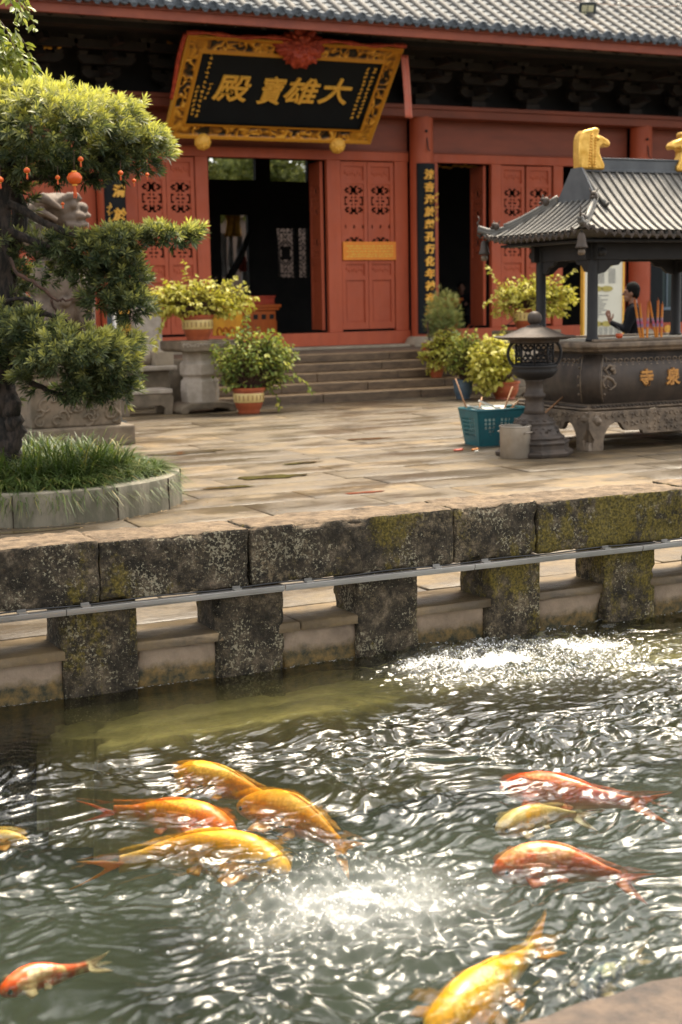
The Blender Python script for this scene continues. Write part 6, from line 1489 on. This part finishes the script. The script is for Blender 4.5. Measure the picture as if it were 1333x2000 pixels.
k = MB(); a, b_ = at(440, 560, 33.8), at(490, 450, 33.8); k.tube([a, a.lerp(b_, .5)+Vector((.05, 0, 0)), b_], [.10, .09, .07], 8); tag(k.build('leaning_pole', M['darkwood'], None, tuple(a), smooth=True), 'dark pole slanting across the left rear opening of the hall', 'pole')
# rear court wall lit by the sky
k = MB(); k.box(0, 32, 41, 41.3, 0, 4.2); k.box(-.1, 32.1, 40.9, 41.4, 4.2, 4.4); tag(k.build('rear_court_wall', simple('pink_plaster', (.42, .30, .24), (.34, .24, .19), 2, .8), None, (16, 41, 0)), 'pinkish plaster wall of the rear court seen through the carved lattice', 'wall')
# gilt carving glimpsed under ceilings
for i, (px, py, w_, lab) in enumerate(((900, 327, .55, 'gilt carved beam end high inside the right doorway'), (312, 90, .22, 'small gilt carved sprig hanging under the eaves left of the plaque'), (97, 92, .35, 'gilt carved strip under the eaves at the far left'))):
    Y = 28.0 if i == 0 else 25.3; p = at(px, py, Y); k = MB(); rr = random.Random(i)
    for q in range(9): k.ell(p+Vector(((q/8-.5)*w_*2, rr.uniform(-.03, .03), rr.uniform(-.04, .04)+(.12*(q/8-.5) if i else 0))), (w_*.16, .03, .035), Matrix.Rotation(rr.uniform(-.5, .5), 4, 'Y'), 8, 5)
    tag(k.build('gilt_carving', M['gold'], None, tuple(p), remesh=.015), lab, 'carving', 'gilt carvings in the shade of the hall')

# ------------------------------------------------------------------ people
M['skin'] = simple('skin', (.24, .115, .07), (.19, .09, .055), 20, .5, bs=0)
M['hair'] = simple('black_hair', (.008, .007, .006), None, 30, .8, spec=.1)
M['coat'] = simple('dark_cloth', (.009, .010, .013), (.006, .006, .008), 20, .9, spec=.15)
def person(loc, yaw, lab, pose, coat, sc=1.0, hair='short'):
    """local frame: faces +x, left side +y, feet at z=0"""
    t = thing('person', lab, 'person', loc); Mx = Matrix.Translation(loc) @ Matrix.Rotation(yaw, 4, 'Z') @ Matrix.Scale(sc, 4)
    def fin(k): k.v = [tuple(Mx @ Vector(v)) for v in k.v]; return k
    hd = Vector(pose['head']); q = MB()
    q.ell(hd+Vector((-.005, 0, .015)), (.095, .075, .115)); q.ell(hd+Vector((.03, 0, -.055)), (.060, .052, .062)); q.cap(hd+Vector((.088, 0, .012)), hd+Vector((.108, 0, -.022)), .010, .015, 8)
    q.ell(hd+Vector((.085, 0, -.058)), (.016, .026, .007)); q.ell(hd+Vector((.082, 0, -.072)), (.016, .022, .008)); q.ell(hd+Vector((.070, 0, -.098)), (.02, .025, .016)); q.ell(hd+Vector((.083, 0, .032)), (.014, .05, .009))
    for s in (-1, 1): q.ell(hd+Vector((-.005, s*.076, -.01)), (.020, .010, .032)); q.ell(hd+Vector((.082, s*.030, .014)), (.010, .014, .008))
    nk = Vector(pose['neck']); q.cap(hd+Vector((-.02, 0, -.06)), nk, .052, .058)
    for s, arm in ((-1, pose['r']), (1, pose['l'])):
        sh, el, wr, dirv, fcurl = [Vector(a) if i < 4 else a for i, a in enumerate(arm)]
        q.cap(el, wr, .040, .026); d = dirv.normalized(); side_ = Vector((0, 1, 0)).cross(d) if abs(d.y) < .8 else Vector((1, 0, 0)); side_.normalize(); nrm = d.cross(side_)
        pm = wr+d*.05; q.ell(pm, (.030, .030, .030)); q.cap(wr, wr+d*.085, .024, .026)
        for fi, (off, L) in enumerate(((-.027, .070), (-.009, .080), (.009, .075), (.026, .058))):
            a = wr+d*.085+side_*off; b_ = a+d*L*.5+nrm*fcurl*.3*L; c_ = b_+d*L*.45*(1-fcurl*.4)+nrm*fcurl*.5*L; q.cap(a, b_, .0085, .0078, 8); q.cap(b_, c_, .0078, .0065, 8)
        a = wr+d*.03+side_*-.026; q.cap(a, a+d*.035-side_*.028, .011, .010, 8); q.cap(a+d*.035-side_*.028, a+d*.062-side_*.034, .0095, .008, 8)
    fin(q).build('body', M['skin'], t, remesh=.0065, sm=1)
    q = MB(); q.ell(hd+Vector((-.020, 0, .042)), (.100, .088, .106)); q.ell(hd+Vector((-.02, 0, .0)), (.07, .088, .07)); q.ell(hd+Vector((-.050, 0, -.005)), (.062, .084, .085)); fin(q).build('hair', M['hair'], t, remesh=.008)
    q = MB(); hp = Vector(pose['hip']); ch = nk.lerp(hp, .35)
    q.ell(ch, (.125, .185, .20)); q.ell(nk.lerp(hp, .7), (.115, .155, .19)); q.ell(hp, (.13, .17, .13)); q.cap(nk+Vector((0, -.15, -.06)), nk+Vector((0, .15, -.06)), .07, .07); q.cap(nk+Vector((0, 0, -.0)), nk+Vector((0, 0, -.08)), .062, .09)
    for s, arm in ((-1, pose['r']), (1, pose['l'])): sh, el, wr = [Vector(a) for a in arm[:3]]; q.cap(sh, el, .068, .052); q.cap(el, el.lerp(wr, .88), .052, .038)
    fin(q).build('jacket', coat, t, remesh=.014, sm=2)
    q = MB()
    for s, lg in ((-1, pose['rl']), (1, pose['ll'])): k_, an = Vector(lg[0]), Vector(lg[1]); q.cap(hp+Vector((0, s*.09, -.02)), k_, .095, .062); q.cap(k_, an, .062, .05)
    fin(q).build('trousers', M['coat'], t, remesh=.016, sm=2)
    for s, lg in ((-1, pose['rl']), (1, pose['ll'])): q = MB(); an = Vector(lg[1]); q.cap(an+Vector((-.02, 0, -.03)), an+Vector((.15, 0, -.05)), .045, .036); q.box(an.x-.06, an.x+.18, an.y-.04, an.y+.04, an.z-.095, an.z-.075); fin(q).build('shoe', M['hair'], t, remesh=.012)
    return t
stand = dict(head=(.03, 0, 1.60), neck=(0, 0, 1.44), hip=(0, 0, .93), r=[(0, -.19, 1.38), (.10, -.22, 1.12), (.30, -.035, 1.22), (.25, .05, 1), .1], l=[(0, .19, 1.38), (.10, .22, 1.12), (.30, .035, 1.22), (.25, -.05, 1), -.1], rl=((.02, -.10, .50), (0, -.11, .10)), ll=((.03, .10, .50), (.02, .11, .10)))
pq = at(1238, 562, 17.0)
person((pq.x, 17.0, 0), R(146), 'dark-clothed worshipper standing behind the incense burner with hands pressed together', stand, M['coat'], 1.09)
sit = dict(head=(.20, 0, 1.17), neck=(.08, 0, 1.02), hip=(-.05, 0, .52), r=[(.08, -.19, .98), (.18, -.26, .78), (.38, -.10, .80), (1, .3, -.05), .3], l=[(.08, .19, .98), (.18, .26, .78), (.40, .10, .80), (1, -.3, -.05), -.3], rl=((.40, -.12, .50), (.40, -.12, .10)), ll=((.40, .12, .50), (.42, .12, .10)))
pq = at(905, 548, 28.55)
person((pq.x+.05, 28.75, .755), R(-115), 'dark-clothed person seated bent over the orange table inside the right doorway', sit, M['coat'], 1.0)
k = MB(); k.box(pq.x-.16, pq.x+.26, 28.68, 29.08, 1.16, 1.20)
for a in (-.13, .23):
    for b_ in (28.71, 29.04): k.box(pq.x+a-.02, pq.x+a+.02, b_-.02, b_+.02, .755, 1.159)
tag(k.build('stool', M['darkwood'], None, (pq.x, 28.9, .755)), 'dark wooden stool under the person seated in the right doorway', 'stool')
p = at(932, 630, 27.2); k = MB(); k.tube([(p.x-.12, 27.2, .76), (p.x-.12, 27.2, 1.02), (p.x-.05, 27.2, 1.10), (p.x+.12, 27.2, 1.12)], .022, 8); k.tube([(p.x-.12, 27.45, .76), (p.x-.12, 27.45, 1.02), (p.x-.05, 27.45, 1.10), (p.x+.12, 27.45, 1.12)], .022, 8); k.tube([(p.x+.12, 27.2, 1.12), (p.x+.12, 27.45, 1.12)], .022, 8); k.box(p.x-.12, p.x+.25, 27.2, 27.45, .98, 1.0)
tag(k.build('small_chair', M['red'], None, (p.x, 27.3, .76)), 'low red chair with curved arm rail just inside the right doorway', 'chair')
# ------------------------------------------------------------------ koi
def koimat(name, c1, c2, thr, scale, belly=None):
    dk = lambda q: (q[0]*.90, q[1]*.80, q[2]*.55)
    c1, c2 = dk(c1), dk(c2); belly = dk(belly) if belly else None
    m, n, b = mat(name); tc = n.nodes.new('ShaderNodeTexCoord').outputs['Object']
    f = nz(n, scale, 3, .55, vec=tc); c = ramp(n, f, [(thr-.02, c1), (thr+.03, c2)])
    g = nz(n, 40, 4, .6, vec=tc); c = mixc(n, ramp(n, g, [(.4, 0), (.75, .35)]), c, tuple(min(1, x*1.25+.01) for x in c1))
    v = n.nodes.new('ShaderNodeTexVoronoi'); v.inputs['Scale'].default_value = 62; n.links.new(tc, v.inputs['Vector']); sc_ = ramp(n, v.outputs['Distance'], [(.35, 0), (.75, .5)]); c = mixc(n, sc_, c, tuple(x*.45 for x in c1))
    if belly:
        h = attr(n, 'belly'); c = mixc(n, ramp(n, mth(n, 'ADD', h, mth(n, 'MULTIPLY', f, .4)), [(.62, 0), (.85, 1)]), c, belly)
    n.links.new(c, b.inputs['Base Color']); b.inputs['Roughness'].default_value = .35; b.inputs['Subsurface Weight'].default_value = 0.0
    return m
def fin_mat(name, c):
    m, n, b = mat(name); b.inputs['Base Color'].default_value = rgb(c); b.inputs['Roughness'].default_value = .4
    t = n.nodes.new('ShaderNodeBsdfTranslucent'); t.inputs[0].default_value = rgb(c); ms = n.nodes.new('ShaderNodeMixShader'); ms.inputs[0].default_value = .45
    n.links.new(b.outputs[0], ms.inputs[1]); n.links.new(t.outputs[0], ms.inputs[2]); n.links.new(ms.outputs[0], n.nodes['Material Output'].inputs[0]); return m
def koi(pts, lab, m, fm, depth=.045, fat=1.0, tail=1.0):
    """pts: photo spots head->tail on the water surface"""
    fat *= 1.22
    W_ = [onz(px, py, WZ) for px, py in pts]; W_ = [Vector((p.x, p.y, 0)) for p in W_]
    L = sum((b_-a).length for a, b_ in zip(W_[:-1], W_[1:])); Q = []
    for i in range(len(W_)-1):
        p0, p1, p2, p3 = W_[max(i-1, 0)], W_[i], W_[i+1], W_[min(i+2, len(W_)-1)]
        for s in range(12): t = s/12; Q.append(.5*((2*p1)+(p2-p0)*t+(2*p0-5*p1+4*p2-p3)*t*t+(3*p1-p0-3*p2+p3)*t**3))
    Q.append(W_[-1]); N_ = len(Q); cum = [0]
    for a, b_ in zip(Q[:-1], Q[1:]): cum.append(cum[-1]+(b_-a).length)
    LB = .84
    def spine(u_):
        s = u_*cum[-1]; i = min(max(np.searchsorted(cum, s)-1, 0), N_-2); f = (s-cum[i])/max(cum[i+1]-cum[i], 1e-6); d = (Q[i+1]-Q[i]).normalized(); return Q[i].lerp(Q[i+1], f), d
    hp = np.interp; us = np.concatenate([np.linspace(0, .06, 6), np.linspace(.08, 1, 30)])
    T_ = [0, .02, .06, .14, .28, .42, .58, .74, .88, 1.0]; HH = [.003, .022, .040, .062, .082, .084, .070, .048, .032, .030]; WW = [.004, .026, .042, .056, .064, .062, .048, .030, .017, .007]
    V = []; B = []; n_ = 18; zc = WZ-depth+.008
    for u_ in us:
        c, d = spine(u_*LB); sd_ = Vector((-d.y, d.x, 0)); h = hp(u_, T_, HH)*L*fat; w_ = hp(u_, T_, WW)*L*fat; zo = zc-hp(0.3, T_, HH)*L*fat+.004*math.sin(u_*3)
        for q in range(n_):
            a = 2*math.pi*q/n_; V.append(tuple(c+sd_*(w_*math.cos(a))+Vector((0, 0, zo+h*math.sin(a)*(1 if math.sin(a) > 0 else .85))))); B.append(.5-.5*math.sin(a))
    i = np.arange(len(us)*n_).reshape(len(us), n_); i2 = np.roll(i, -1, 1); Fq = np.stack([i[:-1], i2[:-1], i2[1:], i[1:]], -1).reshape(-1, 4)
    loc = spine(.4)[0]; loc = Vector((loc.x, loc.y, zc)); t = thing('koi', lab, 'fish', tuple(loc), 'koi swimming in the pond')
    np_mesh('body', V, Fq, m, t, smooth=True, attrs={'belly': B}); zo = zc-.082*L*fat
    c, d = spine(LB*.985); sd_ = Vector((-d.y, d.x, 0)); k = MB()
    # forked tail fan, twisted a little off the vertical
    V = []; Fq = []; nr, nc = 7, 11
    for i in range(nr):
        r_ = i/(nr-1)
        for j in range(nc):
            s = -1+2*j/(nc-1); ln = (.07+.13*abs(s)**1.3)*L*tail*r_*1.15; sp = s*(.022+.080*r_**.8)*L*tail; p = c+d*ln+Vector((0, 0, zo+sp*.80))+sd_*(sp*.62+.012*math.sin(r_*3+s*2)); V.append(tuple(p))
    for i in range(nr-1):
        for j in range(nc-1): Fq.append((i*nc+j, i*nc+j+1, (i+1)*nc+j+1, (i+1)*nc+j))
    def finish(V, Fq, nm): o = np_mesh(nm, V, Fq, m if nm == 'dorsal_fin' else fm, t, smooth=True); md = o.modifiers.new('s', 'SOLIDIFY'); md.thickness = .003; return o
    finish(V, Fq, 'tail_fin')
    V = []; Fq = []; n2 = 12
    for i in range(n2):
        u_ = .34+.34*i/(n2-1); p, d = spine(u_*LB); h = hp(u_, T_, HH)*L*fat; f = math.sin(math.pi*min(1, (i+.6)/n2))**.6*.020*L; V += [tuple(p+Vector((0, 0, zo+h*.9))), tuple(p+d*.02*L+Vector((0, 0, zo+h*.95+f)))]
    for i in range(n2-1): Fq.append((2*i, 2*i+2, 2*i+3, 2*i+1))
    o_ = finish(V, Fq, 'dorsal_fin')
    for s in (-1, 1):
        for u_, ln, nm in ((.20, .15, 'pectoral_fin'), (.52, .09, 'pelvic_fin')):
            p, d = spine(u_*LB); sd2 = Vector((-d.y, d.x, 0))*s; w_ = hp(u_, T_, WW)*L*fat*.8; o = p+sd2*w_+Vector((0, 0, zo-.02*L)); V = [tuple(o)]; Fq = []; rows = 5
            V = []
            for i in range(rows):
                r_ = i/(rows-1)
                for j in range(6): a = R(25+j*13); dr = sd2*math.sin(a)+d*math.cos(a); V.append(tuple(o+dr*ln*L*r_*(1-.15*abs(j-2.5)/2.5)+Vector((0, 0, -.02*L*r_+.004*math.cos(j*2)))))
            for i in range(rows-1):
                for j in range(5): Fq.append((i*6+j, i*6+j+1, i*6+j+7, i*6+j+6))
            finish(V, Fq, nm)
        p, d = spine(.065*LB); sd2 = Vector((-d.y, d.x, 0))*s; k = MB(); k.ell(p+sd2*hp(.078, T_, WW)*L*fat*.92+Vector((0, 0, zo+.012*L)), .009, nu=8, nv=6); k.build('eye', M['hair'], t, smooth=True)
    return t
OR, YE, WH, RE = (.95, .30, .012), (.98, .52, .03), (.90, .82, .68), (.92, .12, .02)
f_y, f_o, f_w, f_r = fin_mat('fin_yellow', (.72, .32, .04)), fin_mat('fin_orange', (.70, .18, .02)), fin_mat('fin_white', (.62, .46, .30)), fin_mat('fin_red', (.72, .16, .05))
koi([(337, 1478), (400, 1492), (480, 1512), (552, 1540)], 'yellow koi with pale flanks, farthest back of the fish on the left', koimat('koi_a', (.98, .42, .015), (.98, .62, .12), .5, 9), f_y, .000, 1.25)
koi([(462, 1530), (550, 1545), (630, 1580), (690, 1628)], 'curved golden koi just behind the farthest yellow koi, tail at the right', koimat('koi_b', (.90, .40, .02), (.92, .56, .14), .5, 8), f_y, .010, 1.2)
koi([(458, 1590), (380, 1572), (280, 1556), (172, 1550)], 'deep orange koi heading right between the two yellow koi on the left', koimat('koi_c', (.98, .24, .008), (.98, .42, .02), .52, 7, (.95, .55, .20)), f_o, -.006, 1.35)
koi([(563, 1660), (460, 1632), (330, 1628), (165, 1662)], 'long bright yellow koi heading right in the middle left of the pond', koimat('koi_d', (.98, .50, .015), (.98, .42, .01), .55, 6, (.95, .68, .22)), f_y, -.006, 1.2)
koi([(976, 1508), (1060, 1515), (1160, 1530), (1292, 1545)], 'red koi with pale belly, farthest of the fish on the right', koimat('koi_e', (.98, .12, .008), (.95, .32, .14), .56, 7, (.88, .42, .28)), f_r, -.006, 1.2)
koi([(970, 1592), (1030, 1575), (1090, 1562), (1160, 1572)], 'whitish koi with a yellow head beside the red koi on the right', koimat('koi_f', (.80, .62, .38), (.95, .50, .03), .56, 6), f_w, .010, 1.4)
koi([(963, 1668), (1050, 1655), (1140, 1662), (1258, 1695)], 'orange and white mottled koi heading left at the right of the pond', koimat('koi_g', (.98, .16, .008), (.95, .50, .28), .52, 8, (.90, .55, .38)), f_r, -.008, 1.45)
koi([(838, 1975), (905, 1925), (985, 1860), (1075, 1785)], 'large golden koi heading to the near bank at the bottom right', koimat('koi_h', (.98, .48, .015), (.98, .72, .25), .53, 7, (.95, .70, .35)), f_y, -.006, 1.25)
koi([(0, 1922), (60, 1895), (120, 1885), (205, 1862)], 'white koi with red patches at the bottom left corner of the pond', koimat('koi_i', (.98, .12, .005), (.98, .85, .62), .53, 9), f_w, -.006, 1.3)
koi([(1132, 1912), (1175, 1885), (1215, 1860), (1262, 1832)], 'small dark blue grey koi with pale patches near the bottom right rock', koimat('koi_j', (.05, .08, .15), (.60, .60, .58), .53, 14), f_w, .010, 1.4)
koi([(55, 1615), (0, 1612), (-60, 1620), (-130, 1640)], 'yellow koi cut by the left edge of the view', koimat('koi_k', (.95, .50, .04), (.95, .70, .3), .5, 8), f_y, .03, 1.0)
